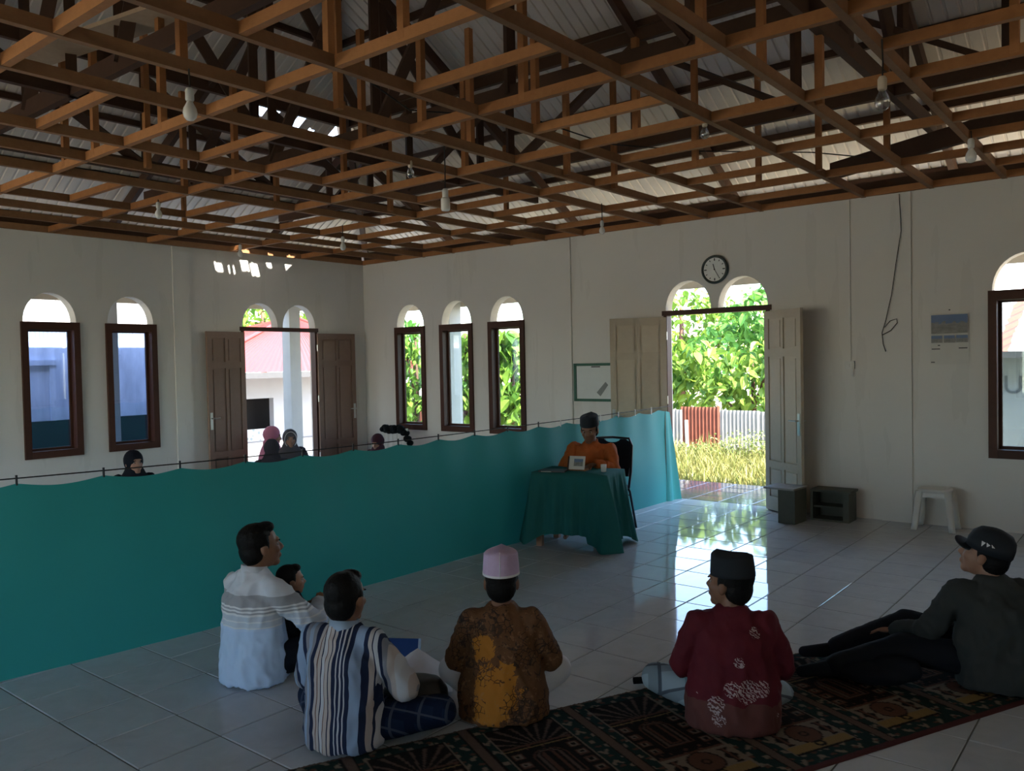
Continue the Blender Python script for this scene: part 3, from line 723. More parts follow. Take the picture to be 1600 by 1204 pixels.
fm = bpy.data.meshes.new_from_object(fo.evaluated_get(bpy.context.evaluated_depsgraph_get())); bpy.data.objects.remove(fo)
p = on_plane(1567, 614, 1, 13.39); link('lettering', fm, rb, (p.x+1.5, -.005, p.z-GZ), (PI/2, 0, 0))

# ================================================================== THINGS IN THE HALL
# ------------------------------------------------------------------ green dividing curtain on a cord
t = NT('green_curtain_cloth'); v = t.coord(); fine = t.noise(v, 260, 2); big = t.noise(v, 1.3, 3)
cc = t.mix(big, (.024,.29,.285), (.032,.34,.33)); b_ = t.pbsdf(cc, .5, .35, bump=fine, bstr=.1, bdist=.002, **{'Sheen Weight': .8, 'Sheen Roughness': .35, 'Sheen Tint': (.45,.95,1.0)})
tl = t.n('BsdfTranslucent'); t.put(tl.inputs[0], cc); mx = t.n('MixShader'); mx.inputs[0].default_value = .12
t.l(b_, mx.inputs[1]); t.l(tl.outputs[0], mx.inputs[2]); M['curtain'] = t.done(mx.outputs[0])
CUR = [(-3.0, -5.62), (0.0, -5.37), (1.76, -5.196), (2.95, -5.065), (4.5, -5.01), (6.14, -4.985), (7.6, -4.93), (9.08, -4.89)]
def curx(y):
    for (ya, xa), (yb, xb) in zip(CUR, CUR[1:]):
        if y <= yb: q = (y-ya)/(yb-ya); return xa+(xb-xa)*q
    return CUR[-1][1]
cur = empty('curtain', (-5.05, 3.0, 0), 0, 'long green cloth curtain hung from a cord across the hall', 'curtain')
mb = MB(); NU, NV = 420, 14; ys = [-2.6 + (9.08+2.6)*k/NU for k in range(NU+1)]
def ctop(y): 
    base = 1.098 + .045*abs((y-4.6)/4.6)**1.6
    ph = (y % .47)/.47; return base - .030*math.sin(PI*ph)
vs = []
for y in ys:
    zt = ctop(y)
    for j in range(NV+1):
        q = j/NV; w = (.003+.005*(1-abs(2*q-1)))*math.sin(y*5.3+1.5*math.sin(y*1.7)) + .005*math.sin(y*13+q*2)*(q) + .012*mnoise.noise((y*1.5, q*2, 0))
        vs.append((curx(y)+w+5.05, y-3.0, .0+zt*q))
fs = [(i*(NV+1)+j, (i+1)*(NV+1)+j, (i+1)*(NV+1)+j+1, i*(NV+1)+j+1) for i in range(NU) for j in range(NV)]
b0 = len(vs)
# the last strip turns out into the doorway
NE = 10
for k in range(NE+1):
    q = k/NE
    for j in range(NV+1):
        w = j/NV; zt = 1.12-.02*q
        x = curx(9.08)+.05*q*(1-w)+.02*math.sin(q*7)*(1-w); y = 9.08+.27*q*(1-.62*w)
        vs.append((x+5.05, y-3.0, .0+zt*w))
fs += [(b0+i*(NV+1)+j, b0+(i+1)*(NV+1)+j, b0+(i+1)*(NV+1)+j+1, b0+i*(NV+1)+j+1) for i in range(NE) for j in range(NV)]
mb.add(vs, fs); mb.build('curtain_cloth', M['curtain'], cur, True, fixn=False)
pts = [(curx(y)+5.05, y-3.0, 1.125+.05*abs((y-4.6)/4.6)**1.6) for y in np.linspace(-2.6, 9.2, 40)]
MB().tube(pts, .004, 6).build('cord', M['wire'], cur)
hm = MB().rng(-.005, .005, -.005, .005, -.022, .028).mesh('hook', M['black']); hm2 = MB().rng(-.005, .005, -.005, .005, -.022, .028).mesh('hook_pale', M['white'])
y = -2.35
while y < 9.05:
    zc = 1.125+.05*abs((y-4.6)/4.6)**1.6; o = link('hook', hm if y < 6.6 else hm2, cur, (curx(y)+5.05, y-3.0, (zc+ctop(y))/2)); o.scale = (1,1,max(.6,(zc-ctop(y)+.03)/.05)); y += .47 if y < 6.4 else .36

# ------------------------------------------------------------------ clock
p = on_plane(1118, 421, 1, YB)
ck = empty('wall_clock', (p.x, YB, p.z), 0, 'round wall clock with dark rim above the cream double door', 'clock')
RX = Matrix.Rotation(PI/2, 4, 'X')
MB().lathe([(.135,0),(.165,0),(.172,.02),(.165,.042),(.146,.045),(.138,.015)], 40, RX, False).build('rim', plain('dark_green_rim', (.03,.045,.04), .35, .5), ck, True)
M['clockface'] = plain('clock_face', (.86,.87,.84), .5); MB().lathe([(.001,.02),(.148,.02),(.148,.026),(.001,.026)], 40, RX).build('dial', M['clockface'], ck)
for h in range(12):
    a = h*PI/6; q = MB(); q.box((.118*math.sin(a), -.028, .118*math.cos(a)), (.008 if h%3 else .012, .003, .03 if h%3 == 0 else .02), M=Matrix.Rotation(a, 4, 'Y')); q.build('hour_mark', M['black'], ck)
def hand(name, ang, L, w): 
    MB().box((math.sin(ang)*L*.42, -.031, math.cos(ang)*L*.42), (w, .003, L), M=Matrix.Rotation(ang, 4, 'Y')).build(name, M['black'], ck)
hand('hour_hand', math.radians(345), .075, .009); hand('minute_hand', math.radians(150), .115, .006)
MB().lathe([(.001,.03),(.008,.03),(.008,.036),(.001,.036)], 12, RX).build('hub', M['black'], ck)

# ------------------------------------------------------------------ calendar
p0, p1 = on_plane(1454, 490, 1, YB), on_plane(1515, 568, 1, YB)
cw, chh = p1.x-p0.x, p0.z-p1.z
cal = empty('wall_calendar', (p0.x, YB-.004, p1.z), 0, 'paper wall calendar with photographs hanging beside the arched window', 'calendar')
M['paper'] = plain('calendar_paper', (.70,.68,.63), .8, .1, 0, .05)
mb = MB(); n = 12
vs = [(cw*i/n, -.004-.012*(1-j/4)*math.sin(PI*i/n)-.003*math.sin(i*1.7), chh*j/4) for j in range(5) for i in range(n+1)]
mb.add(vs, [(j*(n+1)+i, j*(n+1)+i+1, (j+1)*(n+1)+i+1, (j+1)*(n+1)+i) for j in range(4) for i in range(n)]); mb.build('sheet', M['paper'], cal, True, fixn=False)
t = NT('printed_photograph'); x_, y_, z_ = t.xyz(t.coord('Generated')); nz = t.noise(t.coord('Generated'), 5, 3)
M['photo'] = t.done(t.pbsdf(t.mix(t.math('GREATER_THAN', t.math('ADD', z_, t.math('MULTIPLY', nz, .5)), .85), t.mix(nz, (.10,.11,.10), (.42,.40,.37)), (.16,.22,.36)), .5))
MB().rng(.03*cw, .97*cw, -.0235, -.0225, chh*.60, chh*.965).build('photograph', M['photo'], cal)
for a, b in ((.03,.32),(.36,.64),(.68,.97)): MB().rng(a*cw, b*cw, -.0235, -.0225, chh*.42, chh*.56).build('photograph', M['photo'], cal)
for a, b, z in ((.04,.26,.29),(.74,.96,.30),(.20,.26,.36),(.02,.12,.03)): MB().rng(a*cw, b*cw, -.0235, -.0228, chh*z, chh*(z+.018)).build('printed_line', M['black'], cal)
MB().tube([(cw*.5,0.004,chh+.03),(cw*.5,-.02,chh+.03)], .006, 8).build('nail', M['black'], cal)

# ------------------------------------------------------------------ switch, conduit and loose cable on the clock wall
p = on_plane(1328, 318, 1, YB); q = on_plane(1329, 565, 1, YB)
sw = empty('light_switch', (q.x, YB-.0, q.z-.04), 0, 'surface light switch with its conduit down the clock wall', 'switch')
MB().rng(-.008, .008, -.016, .002, .05, 3.42-q.z+.04).build('conduit', M['wall'], sw)
mb = MB(); mb.rng(-.055, .045, -.03, .002, -.035, .05); mb.rng(.012, .032, -.038, -.03, -.12, .05); mb.build('switch_box', M['white'], sw)
MB().rng(-.03, .0, -.036, -.03, -.015, .02).build('rocker', M['white'], sw)
cpx = [(1405,303),(1408,360),(1400,410),(1393,460),(1384,500),(1378,520),(1380,538),(1384,549)]
pts = [on_plane(x, y, 1, YB-.036) for x, y in cpx]; lp = [on_plane(x, y, 1, YB-.04) for x, y in ((1379,523),(1392,516),(1402,504),(1401,498),(1391,501),(1382,511))]
cb = empty('loose_cable', pts[0], 0, 'thin black cable hanging loose with a loop on the clock wall', 'cable')
MB().tube([a-pts[0] for a in pts], .004, 6).build('strand', M['wire'], cb, True); MB().tube([a-pts[0] for a in lp], .004, 6).build('loop', M['wire'], cb, True)

# ------------------------------------------------------------------ whiteboard in a green frame, half behind the door leaf
p0, p1 = on_plane(900, 570, 1, YB), on_plane(900, 624, 1, YB)
wbd = empty('whiteboard', (p0.x, YB, p1.z), 0, 'whiteboard in a dark green frame on the wall behind the cream door leaf', 'whiteboard')
W_, H_ = .80, p0.z-p1.z
MB().rng(0, W_, -.02, 0, 0, H_).build('panel', plain('board_white', (.72,.75,.72), .3, .4, 0, .05), wbd)
M['greenframe'] = plain('green_board_frame', (.05,.14,.10), .5)
for r in ((-.02,.02,-.02,H_+.02),(W_-.02,W_+.02,-.02,H_+.02),(0,W_,-.02,.015),(0,W_,H_-.015,H_+.02)): MB().rng(r[0], r[1], -.032, 0, r[2], r[3]).build('frame_bar', M['greenframe'], wbd)
MB().prism([Vector((.34,-.022,.10)), Vector((.40,-.022,.05)), Vector((.52,-.022,.20)), Vector((.48,-.022,.24))], (0,-.002,0)).build('grey_smudge', plain('grey_print', (.25,.27,.26), .6), wbd)
MB().rng(.26, .40, -.0225, -.0215, H_-.035, H_-.022).build('printed_line', M['black'], wbd)

# ------------------------------------------------------------------ stool, low table and open box by the clock wall
p = ground(1473, 818); st = empty('plastic_stool', (p.x, 9.05, 0), 0, 'white plastic stool standing against the clock wall under the calendar', 'stool')
mb = MB(); mb.loft([(0,0,.375,.15,.13),(0,0,.40,.155,.135),(0,0,.412,.15,.13),(0,0,.405,.13,.11)], 28, pw=.7); mb.build('seat', M['white'], st, True)
for sx in (-1,1):
    for sy in (-1,1):
        MB().loft([(sx*.175,sy*.14,0,.03,.024),(sx*.165,sy*.13,.05,.030,.024),(sx*.13,sy*.10,.39,.034,.028)], 12, pw=.6).build('leg', M['white'], st, True)
mb = MB()
for (a, b) in (((-1,-1),(1,-1)),((1,-1),(1,1)),((1,1),(-1,1)),((-1,1),(-1,-1))): mb.beam((a[0]*.13,a[1]*.10,.36), (b[0]*.13,b[1]*.10,.36), .012, .07)
mb.build('apron', M['white'], st)
M['boxwood'] = wood('grey_green_board', (.06,.065,.05), (.13,.135,.11))
p = ground(1240, 812); lt = empty('low_table', (-3.18, 8.62, 0), math.radians(-4), 'low wooden desk with an overhanging pale top beside the cream door leaf', 'low table')
MB().rng(-.24, .10, -.13, .20, .355, .375).build('top', wood('pale_board', (.25,.24,.22), (.42,.40,.37)), lt)
MB().rng(-.085, .10, -.11, -.09, 0, .355).build('front_board', M['boxwood'], lt); MB().rng(-.085, .10, .16, .18, 0, .355).build('back_board', M['boxwood'], lt)
MB().rng(.08, .10, -.09, .16, 0, .355).build('side_board', M['boxwood'], lt)
ob = empty('open_box', (-2.86, 8.98, 0), 0, 'dark wooden box with open shelves next to the low desk', 'box')
for r in ((-.19,.23,-.12,.14,.31,.335),(-.19,.21,-.12,.14,0,.02),(-.19,-.165,-.12,.14,.02,.31),(.15,.21,-.12,.14,.02,.31),(-.165,.15,-.10,.14,.14,.16)): MB().rng(*r).build('board', M['boxwood'], ob)
MB().rng(-.165, .15, .12, .14, .02, .31).build('back_board', M['boxwood'], ob)

# ------------------------------------------------------------------ lecturer's table with green cloth
TB0 = (-4.46, 6.52)
tb = empty('lecture_table', (*TB0, 0), math.radians(12), 'small wooden table under a green cloth, in front of the man in orange', 'table')
TWx, TWy, TZ = .37, .25, .70
MB().rng(-TWx, TWx, -TWy, TWy, TZ-.03, TZ).build('tabletop', M['timber'], tb)
M['pinkwood'] = wood('pinkish_wood', (.30,.17,.12), (.48,.30,.22))
for sx in (-1,1):
    for sy in (-1,1): MB().rng(sx*.32-.028, sx*.32+.028, sy*.20-.028, sy*.20+.028, 0, TZ-.03).build('leg', M['pinkwood'], tb)
M['tablecloth'] = cloth('dark_teal_cloth', (.022,.135,.13), .05)
tc = tag(MB().build('x', M['tablecloth']) if False else bpy.data.objects.new('tablecloth', None), None)
mb = MB(); n = 140; rows = 16; vs = []
def per(s):            # position round the rectangle, and outward normal
    P_ = [(-TWx,-TWy),(TWx,-TWy),(TWx,TWy),(-TWx,TWy)]; Ls = [2*TWx,2*TWy]*2; tot = sum(Ls); d = s*tot
    for k in range(4):
        if d <= Ls[k]+1e-9:
            a, b = P_[k], P_[(k+1)%4]; q = d/Ls[k]; nx = [(0,-1),(1,0),(0,1),(-1,0)][k]
            e = min(q*Ls[k], (1-q)*Ls[k]); return a[0]+(b[0]-a[0])*q, a[1]+(b[1]-a[1])*q, nx, e
        d -= Ls[k]
    return P_[0][0], P_[0][1], (0,-1), 0
for r in range(rows+1):
    q = r/rows
    for k in range(n):
        x, y, nx, e = per(k/n); z = TZ+.006
        ang = math.atan2(y/TWy, x/TWx); corner = math.exp(-(e/.10)**2)
        drop = .56 + .10*corner + (.05 if x > .2 else 0)
        fold = (.016*math.sin(k*.62)+.012*math.sin(k*1.31+1)) * min(1, q*2.2)
        out = .012 + fold + .05*q*(1+1.2*corner)
        vs.append((x+nx[0]*out + (math.copysign(.03,x)*corner*q), y+nx[1]*out + (math.copysign(.03,y)*corner*q), max(.012, z-drop*q)))
fs = [(r*n+k, r*n+(k+1)%n, (r+1)*n+(k+1)%n, (r+1)*n+k) for r in range(rows) for k in range(n)]
fs.append(tuple(range(n)))
mb.add(vs, fs); bpy.data.objects.remove(tc)
tc = mb.build('tablecloth', M['tablecloth'], None, True, fixn=True); tc.location = (*TB0, 0); tc.rotation_euler = (0,0,math.radians(12))
tag(tc, 'dark teal cloth draped in folds over the lecture table', 'tablecloth')
Tm = Matrix.Translation((*TB0, 0)) @ Matrix.Rotation(math.radians(12), 4, 'Z')
def on_table(x, y, z=TZ+.008): return Tm @ Vector((x, y, z))
bs = empty('book_stand', on_table(.0, -.02), math.radians(12), 'pale book stand with an open book before the man in orange', 'book stand')
sl = Matrix.Rotation(math.radians(-18), 4, 'X')
MB().box((0,0,.075), (.16,.012,.13), M=sl).build('book_cover', M['paper'], bs); MB().box((.02,-.012,.08), (.09,.004,.07), M=sl).build('printed_panel', M['photo'], bs)
MB().box((0,.03,.01), (.18,.09,.02)).build('base', M['timber'], bs); MB().box((-.085,-.004,.07), (.014,.02,.13), M=sl).build('edge', M['frame'], bs)
fo = empty('black_folder', on_table(-.20, -.12), math.radians(20), 'flat black folder on the corner of the lecture table', 'folder')
MB().rng(-.13, .13, -.09, .09, 0, .012).build('cover', M['black'], fo); MB().rng(-.10, .0, -.094, -.088, .003, .009).build('page_edge', M['paper'], fo)
wb = empty('glass_cup', on_table(.27, -.02), 0, 'small clear cup at the edge of the lecture table', 'cup')
MB().lathe([(.02,0),(.024,.002),(.028,.07),(.026,.07),(.022,.006),(.001,.006)], 18).build('cup_body', M['white'], wb, True)

# ------------------------------------------------------------------ banquet chair of the lecturer
ch = empty('banquet_chair', (-4.55, 7.12, 0), math.radians(12), 'dark padded banquet chair behind the lecture table', 'chair')
M['navy'] = cloth('dark_navy_fabric', (.018,.024,.036)); M['framedark'] = plain('dark_steel_tube', (.03,.035,.045), .35, .5, .6)
MB().loft([(0,0,.42,.205,.20),(0,0,.435,.215,.21),(0,0,.47,.215,.21),(0,0,.485,.19,.185)], 28, pw=.45).build('seat', M['navy'], ch, True)
def backM(z0): return Matrix.Translation((0,.21,z0)) @ Matrix.Rotation(math.radians(-10), 4, 'X')
mb = MB(); n = 16; prf = [(-.19,0),(.19,0),(.205,.1),(.205,.30),(.19,.36),(.15,.385)] + [(.09*math.cos(a)-.0,.385-.035*math.sin(a)) for a in np.linspace(0,PI,7)] + [(-.15,.385),(-.19,.36),(-.205,.30),(-.205,.1)]
B_ = backM(.55); poly = [B_ @ Vector((x,-.022,z)) for x, z in prf]; mb.prism(poly, (B_.to_3x3() @ Vector((0,.044,0)))); mb.build('backrest', M['navy'], ch)
pts = [B_ @ Vector(p) for p in [(-.20,0,-.12),(-.215,0,.05),(-.215,0,.32),(-.18,0,.395),(0,0,.405),(.18,0,.395),(.215,0,.32),(.215,0,.05),(.20,0,-.12)]]
MB().tube(pts, .013, 8).build('back_frame', M['framedark'], ch, True)
for sx in (-1,1):
    MB().tube([(sx*.20,.17,.43),(sx*.21,.19,.40),(sx*.225,.33,.0)], .013, 8).build('leg', M['framedark'], ch, True)
    MB().tube([(sx*.20,-.17,.43),(sx*.205,-.18,.40),(sx*.215,-.25,.0)], .013, 8).build('leg', M['framedark'], ch, True)
MB().tube([(-.2,.2,.36),(0,.23,.33),(.2,.2,.36)], .009, 6).build('stretcher', M['framedark'], ch, True)

# ------------------------------------------------------------------ white plastic chair with a black jacket, by the corner window
pc = empty('plastic_chair', (-9.30, 8.55, 0), math.radians(20), 'white plastic chair behind the curtain beside the corner window', 'chair')
MB().rng(-.2,.2,-.2,.2,.40,.43).build('seat', M['white'], pc)
for sx in (-1,1):
    for sy in (-1,1): MB().beam((sx*.2,sy*.2,0), (sx*.18,sy*.18,.41), .04, .04).build('leg', M['white'], pc)
mb = MB()
for k in range(5): mb.beam((-.16+.08*k,.19,.43), (-.16+.08*k,.23,.74), .045, .012, up=(0,1,0))
mb.beam((-.2,.235,.74), (.2,.235,.74), .03, .07); mb.build('backrest', M['white'], pc)
jk = MB(); 
g = np.random.default_rng(5)
for k in range(26): 
    u = k/25; jk.ell((-.22+.46*u, .22+.03*math.sin(k), .765+.03*math.sin(k*1.9)-.20*max(0,u-.72)/.28), (.05,.07,.045))
jko = jk.build('black_jacket', M['black'], None, True); jko.location = (-9.30, 8.55, 0); jko.rotation_euler = (0,0,math.radians(20)); M['jacket'] = cloth('black_cloth', (.012,.014,.016)); jko.data.materials[0] = M['jacket']
tag(jko, 'crumpled black jacket thrown over the white plastic chair', 'jacket')

# ------------------------------------------------------------------ bulbs
BULBS = [((295,108),(301,170),1,'bare bulb hanging below the joist above the man in white'), ((247,312),(247,332),.9,'bare bulb under the ceiling frame near the blue-tinted windows'), ((694,228),(695,318),1,'frosted bulb on a long wire in the middle of the hall'),
         ((641,256),(642,268),.8,'clear bulb tucked under a joist beside the long-wired bulb'), ((940,318),(940,358),.8,'small bulb hanging near the wall above the whiteboard'), ((1378,62),(1380,153),1.0,'big clear bulb under a cream bracket above the calendar side'),
         ((1101,192),(1102,205),.8,'clear bulb fixed under the joist nearest the clock'), ((1517,205),(1519,240),1,'white bulb near the wall above the arched calendar window'), ((535,352),(535,383),.9,'bulb hanging near the room corner'), ((375,380),(375,394),.9,'bulb fixed at the wall above the brown double doors')]
M['bulb'] = plain('milky_bulb', (.78,.76,.72), .15, .5, 0, .02); M['socket'] = plain('cream_socket', (.55,.47,.36), .5)
t = NT('clear_bulb_glass'); gl = t.n('BsdfGlass') if False else None
M['bulbclear'] = glassmat('clear_bulb_glass', (.80,.80,.78), .16)
for (a, b, s, lab) in BULBS:
    top = ground(*a, ZC+.01); dist = math.hypot(top.x, top.y); d = ray(*b); z = CAMH + d.z*dist/math.hypot(d.x, d.y)
    e = empty('light_bulb', (top.x, top.y, z), 0, lab, 'bulb', 'bulbs under the ceiling frame')
    gap = ZC+.012-z
    MB().tube([(0,0,gap), (.004,0,gap*.6), (0,0,.085*s)], .005, 6).build('cord', M['wire'], e)
    MB().lathe([(.001,.115*s),(.016*s,.115*s),(.024*s,.10*s),(.024*s,.05*s),(.018*s,.04*s)], 16).build('socket', M['socket'] if 'clear' in lab else M['white'], e, True)
    pr = [(.016*s,.045*s),(.02*s,.03*s),(.036*s,.0),(.040*s,-.025*s),(.034*s,-.05*s),(.018*s,-.066*s),(.001,-.07*s)]
    if 'long wire' in lab: pr = [(.03*s,.045*s),(.036*s,.03*s),(.036*s,-.04*s),(.03*s,-.055*s),(.001,-.058*s)]
    MB().lathe(pr, 18).build('glass_envelope', M['bulbclear'] if 'clear' in lab else M['bulb'], e, True)
# slack wires slung through the roof frame
for k, (pp, lab) in enumerate(((((560,115),(640,172),(760,180),(800,185)), 'black wire slung between joists in the middle of the roof'), (((830,185),(950,225),(1090,236),(1270,238),(1355,246)), 'long slack wire slung over the frame towards the clock wall'), (((110,263),(150,266),(190,276)), 'short slack wire near the blue-tinted windows'))):
    pts = [ground(x, y, 3.62) for x, y in pp]; o = MB().tube([q-pts[0] for q in pts], .006, 6).build('slack_wire', M['wire'], None, True); o.location = pts[0]; tag(o, lab, 'wire')

# ------------------------------------------------------------------ prayer carpet: woven pattern as colour on the pile
ua = Vector((.428, .904, 0)).normalized(); va = Vector((ua.y, -ua.x, 0))     # along the strip, across it (towards the camera)
U0, U1, V0, V1 = -.12, 5.35, -3.62, -2.55
def carpet():
    du = .0075; nu, nv = int((U1-U0)/du), int((V1-V0)/du); uu, vv = np.meshgrid(np.linspace(U0, U1, nu), np.linspace(V0, V1, nv), indexing='ij')
    a = (uu-1.42) % .563; b = vv-V0; Wd = .563; Ld = V1-V0; am = np.abs(a-Wd/2)
    col = np.zeros((nu, nv, 3)); 
    def paint(m, c): col[m] = c
    rg = np.random.default_rng(2)
    green, black, cream, brown, maroon, taupe, gold = (.011,.034,.030), (.011,.010,.010), (.22,.18,.14), (.115,.056,.038), (.095,.032,.034), (.12,.083,.067), (.27,.18,.07)
    paint(np.ones_like(a, bool), green)
    # flower border
    fl = (np.sin(uu*58)*np.sin(b*58) + .5*np.sin(uu*131+1)*np.sin(b*97) > .55)
    paint(fl, cream); fl2 = (np.sin(uu*47+2)*np.sin(b*63+1) > .8); paint(fl2, brown)
    inner = (am < Wd/2-.105) & (b > .10) & (b < Ld-.13)
    paint((am < Wd/2-.095) & (b > .09) & (b < Ld-.12), black); paint((np.abs(am-(Wd/2-.10)) < .004) & (b > .09) & (b < Ld-.12), cream)
    paint(inner, black)
    x = a-Wd/2
    speck = inner & (np.sin(x*150)*np.sin(b*120)+np.sin(x*90+b*60) > 1.15); paint(speck, brown)
    # golden ground near the kneeling end with medallion
    gd = inner & (b > Ld-.36); paint(gd, cream); paint(inner & (b > Ld-.19), gold)
    r = np.hypot(x, (b-(Ld-.27))*.95); paint(inner & (r < .085), black); paint(inner & (r < .077), brown); paint(inner & (r < .024), black); paint(inner & (r < .014), brown)
    r2 = np.hypot(x, b-(Ld-.168)); paint(inner & (r2 < .028), black); paint(inner & (r2 < .014), gold)
    side = inner & (np.abs(np.abs(x)-.135) < .022+.012*np.sin(b*80)) & (b > Ld-.34) & (b < Ld-.20); paint(side, black); paint(inner & (np.abs(np.abs(x)-.135) < .008) & (b > Ld-.34) & (b < Ld-.22), brown)
    # niche: nested arches in the middle
    def arch(w, b0, b1, rad): return (np.abs(x) < w) & (b > b0) & (b < b1) & ~((b < b0+rad) & (np.hypot(np.abs(x), b-(b0+rad)) > w))
    paint(inner & (b > .34) & (b < .66), black)
    for w_, c_ in ((.085,brown),(.074,black),(.062,taupe),(.045,black),(.034,brown),(.018,black)): paint(arch(w_, .62-.23-w_*.4, .62-(.09-w_)*.4, w_) & inner, c_)
    for b_ in (.38,.46,.54,.62): paint(inner & (np.abs(np.abs(x)-.14) < .027) & (np.abs(b-b_) < .026), brown); paint(inner & (np.abs(np.abs(x)-.14) < .017) & (np.abs(b-b_) < .016), cream); paint(inner & (np.abs(np.abs(x)-.14) < .008) & (np.abs(b-b_) < .010), black)
    # fan at the far end
    fan = inner & (b > .10) & (b < .30); th = np.arctan2(x, .33-b); paint(fan, black); paint(fan & (np.sin(th*22) > .62), taupe); paint(fan & (np.abs(b-.30) < .012), brown)
    paint(inner & (np.abs(b-(.32)) < .006), gold); paint(inner & (np.abs(b-(Ld-.37)) < .006), brown)
    paint(a < .045, taupe); paint(np.abs(a-.049) < .004, black); paint(np.abs(a-(Wd-.004)) < .004, black)
    paint(b < .022, taupe); paint(b > Ld-.035, maroon)
    P_ = uu[...,None]*np.array(ua) + vv[...,None]*np.array(va); P_[...,2] = .006 + .0012*rg.standard_normal(uu.shape)
    edge = (b < .006) | (b > Ld-.006); P_[...,2][edge] = .001
    idx = np.arange(nu*nv).reshape(nu, nv); f = np.stack([idx[:-1,:-1], idx[1:,:-1], idx[1:,1:], idx[:-1,1:]], -1).reshape(-1,4)
    me = bpy.data.meshes.new('prayer_carpet'); me.from_pydata(P_.reshape(-1,3).tolist(), [], f.tolist())
    at = me.color_attributes.new('weave', 'FLOAT_COLOR', 'POINT'); at.data.foreach_set('color', np.c_[col.reshape(-1,3), np.ones(nu*nv)].astype(np.float32).ravel())
    t = NT('woven_pile'); ca = t.n('VertexColor'); ca.layer_name = 'weave'; nz = t.noise(t.coord(), 240, 2)
    me.materials.append(t.done(t.pbsdf(t.mix(t.math('MULTIPLY', nz, .3), ca.outputs[0], (.05,.04,.035)), .95, .05, bump=nz, bstr=.4, bdist=.004)))
    me.polygons.foreach_set('use_smooth', [True]*len(me.polygons))
    return tag(link('prayer_carpet', me), 'long patterned prayer carpet strip under the seated men', 'carpet')
carpet()

# ================================================================== PEOPLE
def organic(name, mb, mat, parent, voxel, smooth=4, wr=0.0, wf=(7,7,3), seed=0.0):
    me0 = mb.mesh('tmp', mat); ob = bpy.data.objects.new('tmp', me0); COL.objects.link(ob)
    m = ob.modifiers.new('r', 'REMESH'); m.mode = 'VOXEL'; m.voxel_size = voxel; m.adaptivity = 0.0
    m = ob.modifiers.new('s', 'SMOOTH'); m.factor = .5; m.iterations = smooth
    dg = bpy.context.evaluated_depsgraph_get(); me = bpy.data.meshes.new_from_object(ob.evaluated_get(dg)); me.name = name
    bpy.data.objects.remove(ob); bpy.data.meshes.remove(me0)
    if wr:
        n = len(me.vertices); co = np.empty(n*3, np.float32); me.vertices.foreach_get('co', co); co = co.reshape(-1,3)
        nm = np.array([v.normal[:] for v in me.vertices]); d = np.empty(n)
        for i, c in enumerate(co):
            q = Vector((c[0]*wf[0]+seed, c[1]*wf[1]+seed, c[2]*wf[2])); q2 = Vector((c[0]*wf[0]*2.3+c[2]*6, c[1]*wf[1]*2.3+seed, c[2]*wf[2]*2.2-c[0]*5))
            d[i] = (1-abs(mnoise.noise(q))*2.2) + .6*(1-abs(mnoise.noise(q2))*2.2)
        co += (nm*(d*wr)[:,None]).astype(np.float32); me.vertices.foreach_set('co', co.ravel()); me.update()
    me.polygons.foreach_set('use_smooth', [True]*len(me.polygons))
    me.materials.clear(); me.materials.append(mat)
    return link(name, me, parent)

def head_prims(mb, H, fem=False):
    mb.ell((0,-.014,.036), (.076,.096,.082), H); mb.ell((0,.022,-.022), (.063,.070,.088), H); mb.ell((0,.060,-.088), (.034,.028,.024), H)
    mb.cap((0,.086,.012), (0,.106,-.020), .0095, .0135, H); mb.ell((-.013,.096,-.026), (.010,.010,.009), H); mb.ell((.013,.096,-.026), (.010,.010,.009), H)
    mb.ell((0,.077,.030), (.048,.017,.012), H); mb.ell((0,.088,-.053), (.024,.012,.006), H); mb.ell((0,.088,-.064), (.021,.012,.007), H)
    for s in (-1,1):
        mb.ell((s*.038,.062,-.02), (.022,.022,.02), H); mb.ell((s*.077,-.008,-.004), (.011,.021,.033), H, rot=Euler((0,0,s*-.35)).to_matrix())
def hair_prims(mb, H, full=True):
    mb.ell((0,-.030,.048), (.082,.094,.084), H); mb.ell((0,-.052,-.008), (.075,.064,.080), H); mb.ell((0,.030,.098), (.055,.045,.030), H)
    for s in (-1,1): mb.ell((s*.071,-.002,.022), (.012,.022,.036), H)
def hand_prims(mb, w, d, up, side):
    w, d, up = Vector(w), Vector(d).normalized(), Vector(up).normalized(); up = (up-d*up.dot(d)).normalized(); x = d.cross(up)*side
    Rm = Matrix((x, d, up)).transposed()
    mb.ell(w+d*.05, (.040,.052,.016), rot=Rm)
    for k, (o, L) in enumerate(((-.032,.066),(-.011,.076),(.011,.072),(.032,.056))):
        a = w+d*.085+x*o; b = a+d*L*.5-up*.012+x*o*.12; c = b+d*L*.38-up*.024
        mb.cap(a, b, .0092, .0088); mb.cap(b, c, .0088, .0075)
    a = w+d*.03-x*.034; b = a+d*.028-x*.024-up*.008; c = b+d*.030-x*.006-up*.008
    mb.cap(a, b, .0115, .0105); mb.cap(b, c, .0105, .0085)

